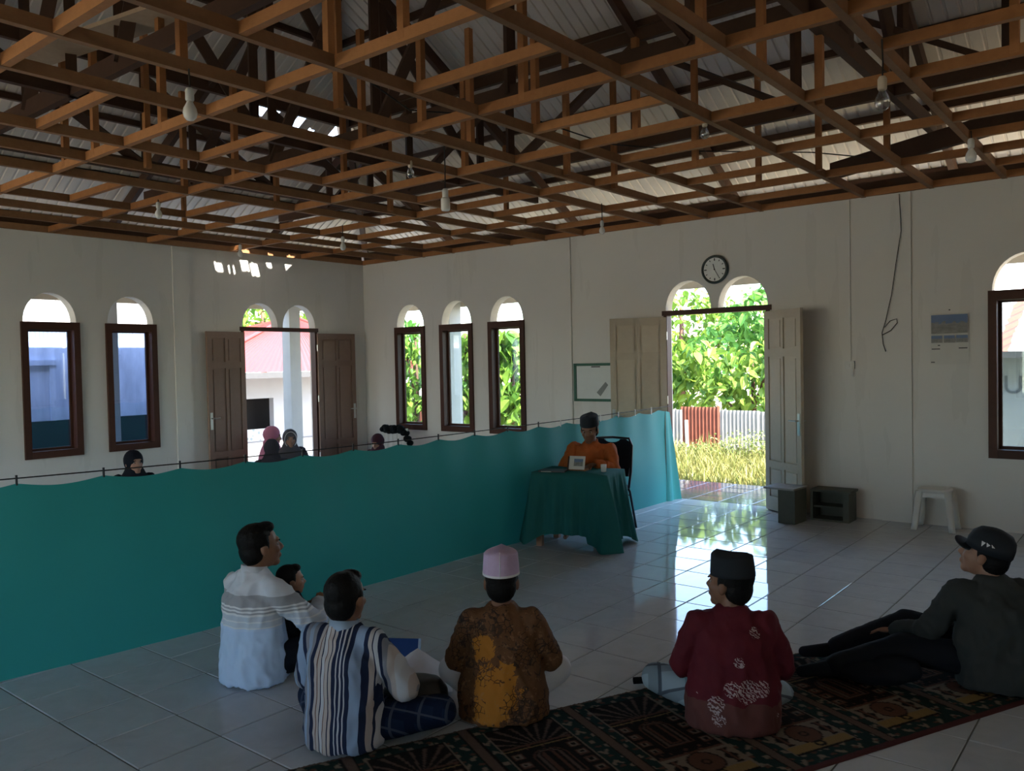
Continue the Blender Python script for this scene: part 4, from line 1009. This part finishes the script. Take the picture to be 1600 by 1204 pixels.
CROSS = dict(pel=(0,0,.12), chest=(0,.025,.42), neck=(0,.03,.59), head=(0,.06,.715), hy=0, hp=0, ht=0,
             sh=(.158,.015,.515), elR=(.235,.09,.29), elL=(-.235,.09,.29), wrR=(.15,.28,.20), wrL=(-.15,.28,.20), hdR=(-.3,.9,-.2), hdL=(.3,.9,-.2),
             knR=(.33,.27,.115), knL=(-.33,.27,.115), anR=(-.02,.33,.06), anL=(.04,.40,.055), hipz=.115)
def person(label, loc, rz, P, skin, hair, shirt, lower, sleeve='long', scale=1.0, group=None, voxel=.0075, hemz=.03, hemw=(.19,.155), wr=.011, sarong=False, seed=0.0, chair=False, shirtname='shirt', lowername='trousers', collar=None, bodyw=1.0, socks=None):
    D = dict(CROSS); D.update(P)
    e = empty('person', loc, rz, label, 'person', group); e.scale = (scale,)*3
    V = lambda k: Vector(D[k]); sh = V('sh'); shR, shL = sh, Vector((-sh.x, sh.y, sh.z))
    if 'shR' in D: shR = V('shR')
    if 'shL' in D: shL = V('shL')
    pel, chest, neck, hc = V('pel'), V('chest'), V('neck'), V('head')
    H = Matrix.Translation(hc) @ Euler((D['hp'], D['ht'], D['hy'])).to_matrix().to_4x4() @ Matrix.Scale(1.07, 4)
    hipR, hipL = Vector((.09, pel.y+.03, D['hipz'])), Vector((-.09, pel.y+.03, D['hipz']))
    def mid(a, b, t): return a+(b-a)*t
    # ---- body: one continuous surface
    mb = MB(); head_prims(mb, H)
    nk = H @ Vector((0,-.022,-.05)); mb.cap(neck-Vector((0,0,.02)), nk, .056, .053)
    c1, c2 = mid(pel, chest, .5), chest
    mb.loft([(pel.x,pel.y,pel.z-.06,.12,.09),(pel.x,pel.y,pel.z+.02,.145,.10),(c1.x,c1.y,c1.z,.13,.09),(c2.x,c2.y,c2.z,.155,.10),(neck.x,neck.y,neck.z-.07,.14,.08),(neck.x,neck.y,neck.z-.01,.06,.055)], 20)
    for s, S, E_, Wr, hd in ((1, shR, V('elR'), V('wrR'), D['hdR']), (-1, shL, V('elL'), V('wrL'), D['hdL'])):
        mb.cap(mid(S, chest, .35), S, .05, .048); mb.cap(S, E_, .045, .037); mb.cap(E_, Wr, .036, .025); hand_prims(mb, Wr, hd, (0,.1,1) if not chair else (0,0,1), s)
    for hip, K, A in ((hipR, V('knR'), V('anR')), (hipL, V('knL'), V('anL'))):
        mb.cap(hip, K, .072, .050); mb.cap(K, A, .048, .032)
        fd = Vector((A.x-K.x, A.y-K.y, 0)); fd = (fd.normalized() if fd.length > .05 else Vector((0,1,0)))
        if chair: fd = Vector((0,1,0))
        tip = A + fd*.13 + Vector((0,0,-.02 if not chair else -.035)); tip.z = max(tip.z, .025); mb.cap(A, tip, .035, .022)
        if socks: MB().cap(A-fd*.03, tip+fd*.01, .043, .030).build('sock', socks, e, True)
    feet = []
    body = organic('body', mb, skin, e, voxel, 3)
    # ---- eyes and brows
    for s in (-1,1):
        MB().ell((s*.029,.0735,.006), (.0125,.008,.0065), H).build('eye', M['eyewhite'], body, True); MB().ell((s*.029,.0805,.006), (.0055,.0025,.0055), H).build('iris', M['hair'], body, True)
        MB().ell((s*.030,.084,.027), (.019,.006,.0045), H).build('eyebrow', M['hair'], body, True)
    if hair:
        mb = MB(); hair_prims(mb, H); organic('hair', mb, M['hair'], e, .007, 3, .0012, (60,60,60))
    # ---- shirt
    mb = MB(); hw = hemw; bw = bodyw
    mb.loft([(pel.x,pel.y,hemz,hw[0],hw[1]),(pel.x,pel.y,max(hemz+.03,pel.z),hw[0]+.005,hw[1]+.002),(c1.x,c1.y,c1.z,(hw[0]+.18)/2*bw,.138*bw),(c2.x,c2.y,c2.z-.04,.180*bw,.132*bw),(c2.x,c2.y,c2.z+.04,.180*bw,.125*bw),
             (neck.x,neck.y-.005,neck.z-.075,.158*bw,.105),(neck.x,neck.y-.005,neck.z-.03,.105,.085),(neck.x,neck.y-.004,neck.z+.012,.066,.066)], 28)
    for S, E_, Wr in ((shR, V('elR'), V('wrR')), (shL, V('elL'), V('wrL'))):
        mb.cap(mid(S, neck, .45)-Vector((0,0,.03)), S, .060, .060); mb.cap(S, E_, .063, .056 if sleeve == 'long' else .062)
        if sleeve == 'long': mb.cap(E_, mid(E_, Wr, .92), .057, .043)
    organic(shirtname, mb, shirt, e, .0105, 4, wr, (9,9,5), seed=seed)
    if collar:
        mb = MB(); n = 24
        mb.rings([[Vector((neck.x+(.062+o)*math.cos(2*PI*k/n), neck.y-.004+(.062+o)*math.sin(2*PI*k/n), neck.z+z-.012*math.sin(2*PI*k/n))) for k in range(n)] for o, z in ((.004,-.02),(.001,.035),(.007,.037),(.014,-.015))], False); mb.build('collar', collar, e, True)
    # ---- lower garment
    mb = MB(); mb.ell((pel.x, pel.y+.02, pel.z-.005), (.175,.15,.11 if not chair else .10))
    for hip, K, A in ((hipR, V('knR'), V('anR')), (hipL, V('knL'), V('anL'))):
        mb.cap(hip, K, .094, .076); mb.cap(K, mid(K, A, .9), .074, .056)
    if sarong: mb.ell((0,.23,.085), (.34,.18,.085)); mb.ell((0,.30,.06), (.27,.14,.06))
    if not chair: 
        for i, v in enumerate(mb.v): mb.v[i] = (v[0], v[1], max(v[2], .012))
    organic(lowername, mb, lower, e, .012, 4, .004, seed=seed+3)
    return e, H

def songkok(parent, H, mat, tilt=0.0, h=.088, band=None):
    Cm = H @ Matrix.Translation((0,-.018,.062)) @ Euler((tilt,0,0)).to_matrix().to_4x4()
    mb = MB(); n = 40
    prof = [(.0895,.107,-.012),(.090,.1075,.0),(.0875,.104,.04),(.084,.100,h-.006),(.080,.096,h),(.050,.088,h+.007),(.012,.078,h+.014)]
    mb.rings([[Cm @ Vector((rx*math.cos(2*PI*k/n), ry*math.sin(2*PI*k/n), z+ (0 if z < .05 else .010*math.sin(2*PI*k/n)**2*(1 if math.sin(2*PI*k/n) > 0 else .7)))) for k in range(n)] for rx, ry, z in prof])
    o = mb.build('cap', mat, parent, True)
    if band:
        b = MB(); b.rings([[Cm @ Vector((rx*math.cos(2*PI*k/n), ry*math.sin(2*PI*k/n), z)) for k in range(n)] for rx, ry, z in ((.0915,.109,-.012),(.0915,.109,-.002),(.0895,.107,-.001))], False); b.build('cap_band', band, o, True)
        b = MB(); b.tube([Cm @ Vector((0, y, z)) for y, z in ((-.108,-.005),(-.106,.03),(-.100,h-.0),(-.085,h+.016),(-.04,h+.018),(0,h+.016))], .0022, 6); b.build('seam', band, o, True)
    return o

# ---- cloth patterns
def bands(name, axis, lo, hi, stops, rough=.85):
    t = NT(name); v = t.coord(); c = t.xyz(v)[axis]; wob = t.noise(v, 5, 2)
    f = t.math('DIVIDE', t.math('SUBTRACT', t.math('ADD', c, t.math('MULTIPLY', t.math('SUBTRACT', wob, .5), .012)), lo), hi-lo)
    f = t.math('PINGPONG', f, 1.0)
    col = t.ramp(f, stops, 'CONSTANT'); fine = t.noise(v, 240, 2)
    return t.done(t.pbsdf(col, rough, .1, bump=fine, bstr=.1, bdist=.002))
Wt, Gy, Bl, Nv, Pk = (.48,.48,.51), (.22,.23,.27), (.26,.34,.48), (.018,.026,.06), (.44,.38,.36)
M['whiteshirt'] = bands('white_shirt_grey_bands', 2, 0, .60, [(0,(.48,.62,.84)),(.52,(.52,.64,.84)),(.545,(.68,.70,.75)),(.555,(.52,.58,.68)),(.60,(.68,.70,.74)),(.61,(.50,.55,.64)),(.655,(.70,.71,.74)),(.672,(.34,.35,.38)),(.69,(.70,.71,.74)),(.705,(.36,.37,.40)),(.72,(.72,.72,.74)),(.735,(.34,.345,.37)),(.83,(.60,.62,.68)),(.99,(.62,.64,.70))])
Br = (.16,.09,.08)
sq = [(Bl,.05),(Nv,.035),(Gy,.03),(Bl,.03),(Gy,.03),(Nv,.04)] + [(Pk,.028),(Br,.010),(Pk,.030),(Nv,.010),(Wt,.030),(Br,.010),(Pk,.030),(Nv,.010),(Pk,.028)] + [(Nv,.03),(Wt,.012),(Nv,.022),(Wt,.012),(Nv,.022),(Wt,.012),(Nv,.035),(Bl,.085),(Nv,.045),(Pk,.035),(Nv,.012),(Wt,.035),(Nv,.03),(Gy,.03),(Pk,.05),(Wt,.05)]
tot_ = sum(w for c, w in sq); st_ = []; p = 0
for c, w in sq: st_.append((p/tot_, c)); p += w
M['stripeshirt'] = bands('vertical_striped_shirt', 0, -.21, .29, st_[:31])
def plaid(name, base, line, s=9.0):
    t = NT(name); v = t.coord(); x, y, z = t.xyz(v); q = t.math('ADD', z, t.math('MULTIPLY', y, .7))
    def ln(c, k, w): return t.math('LESS_THAN', t.math('FRACT', t.math('MULTIPLY', c, k)), w)
    m = t.math('MAXIMUM', ln(x, s, .10), ln(q, s, .10)); m2 = t.math('MAXIMUM', ln(t.math('ADD',x,.05), s, .35), ln(t.math('ADD',q,.05), s, .35))
    c = t.mix(t.math('MULTIPLY', m2, .5), base, tuple(b*.35 for b in base)); c = t.mix(t.math('MULTIPLY', m, .8), c, line)
    return t.done(t.pbsdf(c, .85, .1))
M['plaidblue'] = plaid('navy_plaid_sarong', (.012,.022,.055), (.075,.09,.125)); M['plaidgrey'] = plaid('pale_blue_plaid_sarong', (.32,.40,.46), (.05,.06,.08), 5.5)
def batik_brown():
    t = NT('brown_batik'); v = t.coord(); n1 = t.noise(v, 9, 5, .65, 2.0); vo = t.n('TexVoronoi', feature='DISTANCE_TO_EDGE'); t.l(v, vo.inputs['Vector']); vo.inputs['Scale'].default_value = 34
    c = t.mix(n1, (.075,.032,.014), (.20,.095,.045)); c = t.mix(t.math('MULTIPLY', t.math('GREATER_THAN', t.noise(v, 9, 3, .6, 2), .58), .7), c, (.03,.022,.02))
    dist = t.math('MULTIPLY', t.math('SUBTRACT', n1, .5), 1.6)
    o = None
    for ce, r in (((-.03,-.15,.20),.17), ((-.10,-.12,.40),.10), ((-.06,-.15,.09),.13), ((.08,-.13,.50),.06), ((.02,-.14,.28),.07)):
        m = t.math('GREATER_THAN', t.math('ADD', t.spot(v, ce, r), dist), .33); o = m if o is None else t.math('MAXIMUM', o, m)
    c = t.mix(o, c, (.40,.16,.025))
    lines = t.math('MULTIPLY', t.math('LESS_THAN', vo.outputs['Distance'], .05), t.math('GREATER_THAN', t.noise(v, 7, 2), .52))
    c = t.mix(t.math('MULTIPLY', lines, .8), c, (.02,.016,.016)); c2 = t.math('MULTIPLY', t.math('GREATER_THAN', t.noise(t.map(v,(1,1,1),(3,1,0)), 45, 2), .64), .35); c = t.mix(c2, c, (.34,.19,.10))
    return t.done(t.pbsdf(c, .8, .15))
M['batik'] = batik_brown()
def batik_red():
    t = NT('maroon_batik'); v = t.coord(); x, y, z = t.xyz(v); n1 = t.noise(v, 5, 4)
    c = t.mix(n1, (.075,.010,.017), (.14,.018,.028)); lowm = t.math('LESS_THAN', t.math('ADD', z, t.math('MULTIPLY', n1, .12)), .22); c = t.mix(t.math('MULTIPLY', lowm, .55), c, (.13,.07,.055))
    wv = t.n('TexWave', wave_type='BANDS', bands_direction='DIAGONAL'); t.l(v, wv.inputs['Vector']); wv.inputs['Scale'].default_value = 26; wv.inputs['Distortion'].default_value = 9; wv.inputs['Detail'].default_value = 2; wv.inputs['Detail Scale'].default_value = 2
    o = None
    for ce, r in (((.05,-.155,.225),.085), ((-.03,-.15,.235),.06), ((.12,-.13,.235),.06), ((-.10,-.14,.16),.065), ((-.17,-.06,.18),.05), ((.01,-.15,.36),.045), ((.10,-.10,.50),.05), ((.17,-.06,.10),.06), ((-.08,-.14,.09),.06)):
        m = t.spot(v, ce, r); o = m if o is None else t.math('MAXIMUM', o, m)
    m = t.math('MULTIPLY', t.math('GREATER_THAN', wv.outputs['Fac'] if 'Fac' in wv.outputs else wv.outputs[1], .60), t.math('GREATER_THAN', t.math('ADD', o, t.math('MULTIPLY', t.math('SUBTRACT', n1, .5), .5)), .30))
    c = t.mix(t.math('MULTIPLY', m, .75), c, (.52,.42,.43))
    return t.done(t.pbsdf(c, .75, .15))
M['batikred'] = batik_red()
M['orangeshirt'] = cloth('orange_shirt', (.46,.12,.035)); M['charcoal'] = cloth('charcoal_cotton', (.045,.050,.050)); M['darktrousers'] = cloth('near_black_trousers', (.012,.014,.020)); M['whitetrousers'] = cloth('white_trousers', (.62,.62,.66))
M['velvet'] = plain('black_velvet', (.018,.022,.028), .8, .2); M['lilac'] = plain('lilac_white_cap_cloth', (.50,.37,.52), .75, .15, 0, .10, 60); M['silver'] = plain('silver_braid', (.66,.64,.66), .5, .4)
M['lightblue'] = cloth('light_blue_collar', (.30,.38,.50))

# ---- the men on the floor
rzf = lambda dx, dy: math.atan2(-dx, dy)
W1 = (-4.03, 2.645, 0)
pw, Hw = person('man in a white grey-banded shirt sitting and holding a small child', W1, rzf(-.05,1), dict(elR=(.275,.19,.31), wrR=(.10,.40,.345), hdR=(-.8,.5,0), elL=(-.27,.17,.30), wrL=(-.12,.38,.30), knR=(.27,.36,.15), knL=(-.28,.34,.15), anR=(.06,.62,.05), anL=(-.08,.60,.05), chest=(0,.0,.42), neck=(0,.02,.595), head=(.01,.06,.725), hy=-.32, hp=.08),
                M['skin'], True, M['whiteshirt'], M['darktrousers'], hemz=.02, hemw=(.19,.165), seed=1.0, scale=1.02, wr=.013, collar=cloth('white_collar', (.60,.63,.70)))
pk, Hk = person('small black-haired child sitting in the arms of the man in white', (-4.10, 2.92, .0), rzf(.12,1), dict(elR=(.20,.12,.32), wrR=(.10,.24,.42), hdR=(-.2,.3,.9), hy=-.3, hp=.0, head=(0,.05,.69)), M['skinlight'], True, M['darktrousers'], M['darktrousers'], sleeve='short', scale=.70, voxel=.010, seed=2)
W2 = (-2.97, 2.41, 0)
ps, Hs = person('man in a vertically striped short-sleeved shirt with a navy plaid sarong', W2, rzf(-.38,.92), dict(chest=(0,.01,.415), neck=(0,.03,.575), head=(0,.055,.70), hy=-.12, hp=-.02, elR=(.275,.10,.285), wrR=(.22,.30,.20), knR=(.40,.24,.12), anR=(.05,.36,.06)),
                M['skin'], True, M['stripeshirt'], M['plaidblue'], sleeve='short', hemz=.035, hemw=(.185,.15), seed=5, scale=.96, sarong=True, lowername='sarong', collar=M['lightblue'])
pb, Hb = person('man in brown and orange batik with a lilac cap and white trousers', (-2.585, 3.09, .006), rzf(-.60,.80), dict(chest=(0,.02,.40), neck=(0,.035,.565), head=(0,.065,.68), sh=(.155,.02,.492), hp=-.10, elR=(.245,.06,.285), elL=(-.245,.06,.285), knR=(.285,.20,.175), knL=(-.285,.20,.175), wrR=(.12,.30,.18), wrL=(-.12,.30,.18)),
                M['skin'], True, M['batik'], M['whitetrousers'], sleeve='short', hemz=.015, hemw=(.225,.16), seed=8, bodyw=1.0, scale=.95)
songkok(pb, Hb, M['lilac'], .10, .092, M['silver'])
pm, Hm = person('man in a maroon batik shirt with white motifs and a black cap', (-1.635, 3.665, .006), rzf(-.52,.85), dict(chest=(0,.015,.415), neck=(0,.03,.575), head=(-.01,.055,.69), sh=(.165,.02,.50), hy=.95, hp=.06, elR=(.25,.05,.28), elL=(-.25,.06,.28), knL=(-.37,.26,.13), knR=(.20,.30,.11)),
                M['skin'], True, M['batikred'], M['plaidgrey'], sleeve='long', hemz=.015, hemw=(.225,.165), seed=11, sarong=True, lowername='sarong', bodyw=1.04, scale=.955)
songkok(pm, Hm, M['velvet'], -.10, .080)
pr, Hr = person('man in a charcoal shirt and black peaked cap with dark legs stretched out', (-.70, 4.93, .006), rzf(-.70,.72), dict(chest=(-.03,-.03,.40), neck=(-.05,.0,.565), head=(-.07,.045,.68), shL=(-.225,.03,.49), shR=(.16,-.03,.495), hy=.72, hp=.26, elL=(-.33,.13,.27), wrL=(-.42,.30,.22), hdL=(-.6,.5,-.1), elR=(.29,-.07,.27), wrR=(.33,-.03,.06), hdR=(.6,.5,-.1),
                knL=(-.46,.16,.17), anL=(-.86,.20,.07), knR=(-.32,.34,.24), anR=(-.72,.46,.07)),
                M['skinlight'], True, M['charcoal'], M['darktrousers'], sleeve='long', hemz=.02, hemw=(.235,.185), seed=14, bodyw=1.16, socks=M['darktrousers'])
# peaked cap
cp = MB(); Cm = Hr @ Matrix.Translation((0,-.016,.050)) @ Euler((.05,0,0)).to_matrix().to_4x4()
cp.loft([(0,0,-.02,.089,.107),(0,0,.02,.090,.107),(0,-.002,.055,.083,.098),(0,-.004,.082,.062,.074),(0,-.005,.096,.025,.03),(0,-.005,.099,.006,.006)], 36, Cm); cpo = cp.build('peaked_cap', M['velvet'], pr, True)
bl = MB(); bl.rings([[Cm @ Vector((.082*s_*math.cos(2*PI*k/28), .085+.075*max(-.25, math.sin(2*PI*k/28))*s_, z-.02*math.cos(2*PI*k/28)**2)) for k in range(28)] for s_, z in ((.9,-.018),(1,-.014),(1,-.010),(.9,-.007))]); bl.build('bill', M['velvet'], cpo, True)
em = MB(); 
for k in range(3):
    a = -.5+.16*k; q = Matrix.Rotation(PI/2, 4, 'Z')
    em.prism([Cm @ Vector((-.0925, .020-.022*k+dy, z)) for dy, z in ((-.010,.035-.004*k),(.008,.038),(.002,.012+.006*k))], Cm.to_3x3() @ Vector((-.003,0,0)))
em.build('cap_emblem', M['silver'], cpo)
bgp = MB(); bgp.ell((0,0,.06), (.24,.10,.06)); bgp.ell((.14,.03,.085), (.14,.08,.075)); bgo = organic('soft_bag', bgp, M['darktrousers'], None, .012, 4, .006); p_ = ground(1350, 1066); bgo.location = (p_.x, p_.y, .008); bgo.rotation_euler = (0,0,.15)
tag(bgo, 'slack black bag on the carpet beside the outstretched dark legs', 'bag')

# ---- the lecturer
pl_, Hl = person('man in an orange shirt and black cap seated behind the lecture table', (-4.63, 7.06, 0), PI+.30, dict(pel=(0,-.02,.52), chest=(0,.06,.78), neck=(0,.09,.92), head=(0,.135,1.055), sh=(.185,.07,.86), hp=-.22, hipz=.51, elR=(.26,.20,.68), elL=(-.26,.20,.68), wrR=(.12,.36,.75), wrL=(-.12,.36,.75), hdR=(-.4,.9,-.1), hdL=(.4,.9,-.1), knR=(.14,.38,.48), knL=(-.14,.38,.48), anR=(.15,.40,.08), anL=(-.15,.40,.08)),
                M['skin'], True, M['orangeshirt'], M['darktrousers'], sleeve='long', hemz=.44, hemw=(.19,.15), seed=17, chair=True, voxel=.009, collar=M['orangeshirt'])
songkok(pl_, Hl, M['velvet'], .0, .075)

# ---- things on the floor beside the men
bk = empty('blue_book', (-3.50, 3.24, .0), .55, 'dark blue folder standing open on the floor before the striped shirt', 'book')
MB().box((0,0,.085), (.26,.012,.17), M=Matrix.Rotation(-.35, 4, 'X')).build('cover', cloth('dark_blue_board', (.02,.05,.16)), bk); MB().box((0.13,-.01,.09), (.012,.02,.17), M=Matrix.Rotation(-.35,4,'X')).build('pale_edge', M['lightblue'], bk)
def sheet(loc, rz, w, h, lift, lab, nm):
    mb = MB(); n = 10; vs = [((i/n-.5)*w, (j/n-.5)*h, .006+lift*math.sin(PI*i/n)**2*(.4+.6*j/n)+.01*math.sin(i*2.1+j)) for j in range(n+1) for i in range(n+1)]
    mb.add(vs, [(j*(n+1)+i, j*(n+1)+i+1, (j+1)*(n+1)+i+1, (j+1)*(n+1)+i) for j in range(n) for i in range(n)]); mb.prism([Vector((-.1,-.1,.002)),Vector((.1,-.1,.002)),Vector((.1,.1,.002)),Vector((-.1,.1,.002))],(0,0,.003))
    o = mb.build(nm, M['whitetrousers'], None, True, fixn=False); o.location = loc; o.rotation_euler = (0,0,rz); return tag(o, lab, 'cloth')
sheet((-3.25, 3.13, .0), .66, .44, .30, .13, 'crumpled white cloth lying in front of the man in stripes', 'white_cloth')
bg_ = MB(); bg_.loft([(0,0,.0,.15,.09),(0,0,.02,.16,.10),(0,0,.12,.155,.095),(0,0,.17,.12,.06),(0,0,.175,.10,.04)], 24, pw=.7)
bago = organic('black_bag', bg_, plain('black_leather', (.012,.012,.013), .35, .5), None, .010, 3, .004); bago.location = (-2.89, 2.79, .05); bago.rotation_euler = (0,0,.5)
tag(bago, 'glossy black bag beside the plaid knee of the man in stripes', 'bag')
pch = MB(); pch.rng(-.06,.06,-.02,.02,0,.035); pch.rng(.10,.30,-.03,.03,0,.05)
pco = pch.build('folding_umbrella', M['black']); bpy.data.objects.remove(pco)
um = MB(); um.tube([(-.20,0,.03),(-.12,0,.03),(-.119,0,.03),(.10,0,.035)], [.018,.018,.03,.032], 12); umo = um.build('folding_umbrella', M['jacket'], None, True); umo.location = (-2.12, 3.94, 0); umo.rotation_euler = (0,0,.75)
tag(umo, 'small folded black umbrella on the tiles beside the pale plaid knee', 'umbrella')

# ---- women behind the curtain
def veiled(label, loc, rz, hij, robe, hy=0, hp=0, scale=1.0, seed=0, band=None, skin=None):
    P = dict(chest=(0,.02,.40), neck=(0,.035,.545), head=(0,.06,.70), hy=hy, hp=hp)
    e, H = person(label, loc, rz, P, skin or M['skinlight'], False, robe, robe, sleeve='long', scale=scale, voxel=.010, seed=seed, group='women behind the curtain', shirtname='robe', lowername='skirt')
    mb = MB(); mb.ell((0,-.024,.028), (.094,.108,.108), H); mb.ell((0,-.02,-.09), (.085,.095,.06), H)
    nk = H.translation
    mb.loft([(0,.03,.34,.24,.175),(0,.03,.44,.225,.16),(0,.03,.52,.18,.135),(0,.035,.585,.115,.11),(nk.x,nk.y-.02,nk.z-.05,.085,.09)], 26)
    organic('hijab', mb, hij, e, .010, 5, .005, (5,5,3), seed)
    if band:
        b = MB(); n = 30; b.rings([[H @ Vector((r*.074*math.cos(2*PI*k/n), yy, .0+r*.096*math.sin(2*PI*k/n))) for k in range(n)] for r, yy in ((.98,.060),(1.04,.066),(1.10,.060))], False); b.build('veil_edge', band, e, True)
    return e
M['pinkveil'] = cloth('pink_veil', (.55,.20,.30)); M['darkveil'] = cloth('dark_veil', (.05,.045,.055)); M['greyveil'] = cloth('grey_veil', (.085,.08,.09)); M['blackveil'] = cloth('black_veil', (.010,.011,.016)); M['maroonveil'] = cloth('maroon_veil', (.06,.022,.032))
veiled('woman in a black veil sitting under the blue-tinted window', (-9.15, 4.52, 0), rzf(1,-.25), M['blackveil'], M['blackveil'], .2, .05, 1.02, 3)
veiled('woman in a pink veil in profile by the brown doors', (-10.35, on_plane(420, 690, 0, -10.35).y, 0), rzf(.35,1), M['pinkveil'], M['pinkveil'], -.35, -.15, 1.06, 5)
veiled('woman in a grey veil with a white edge facing the curtain by the brown doors', (-9.95, on_plane(452, 690, 0, -9.95).y, 0), rzf(1,-.5), M['greyveil'], M['darkveil'], 0, 0, 1.03, 7, M['silver'])
veiled('woman in a dark veil seen from behind by the brown doors', (-9.15, on_plane(424, 700, 0, -9.15).y, 0), rzf(-.7,.6), M['darkveil'], M['darkveil'], 0, -.1, .98, 9)
veiled('woman in a maroon veil sitting beside the white plastic chair', (-9.05, 8.12, 0), rzf(.3,-1), M['maroonveil'], M['maroonveil'], 0, -.25, .90, 11)
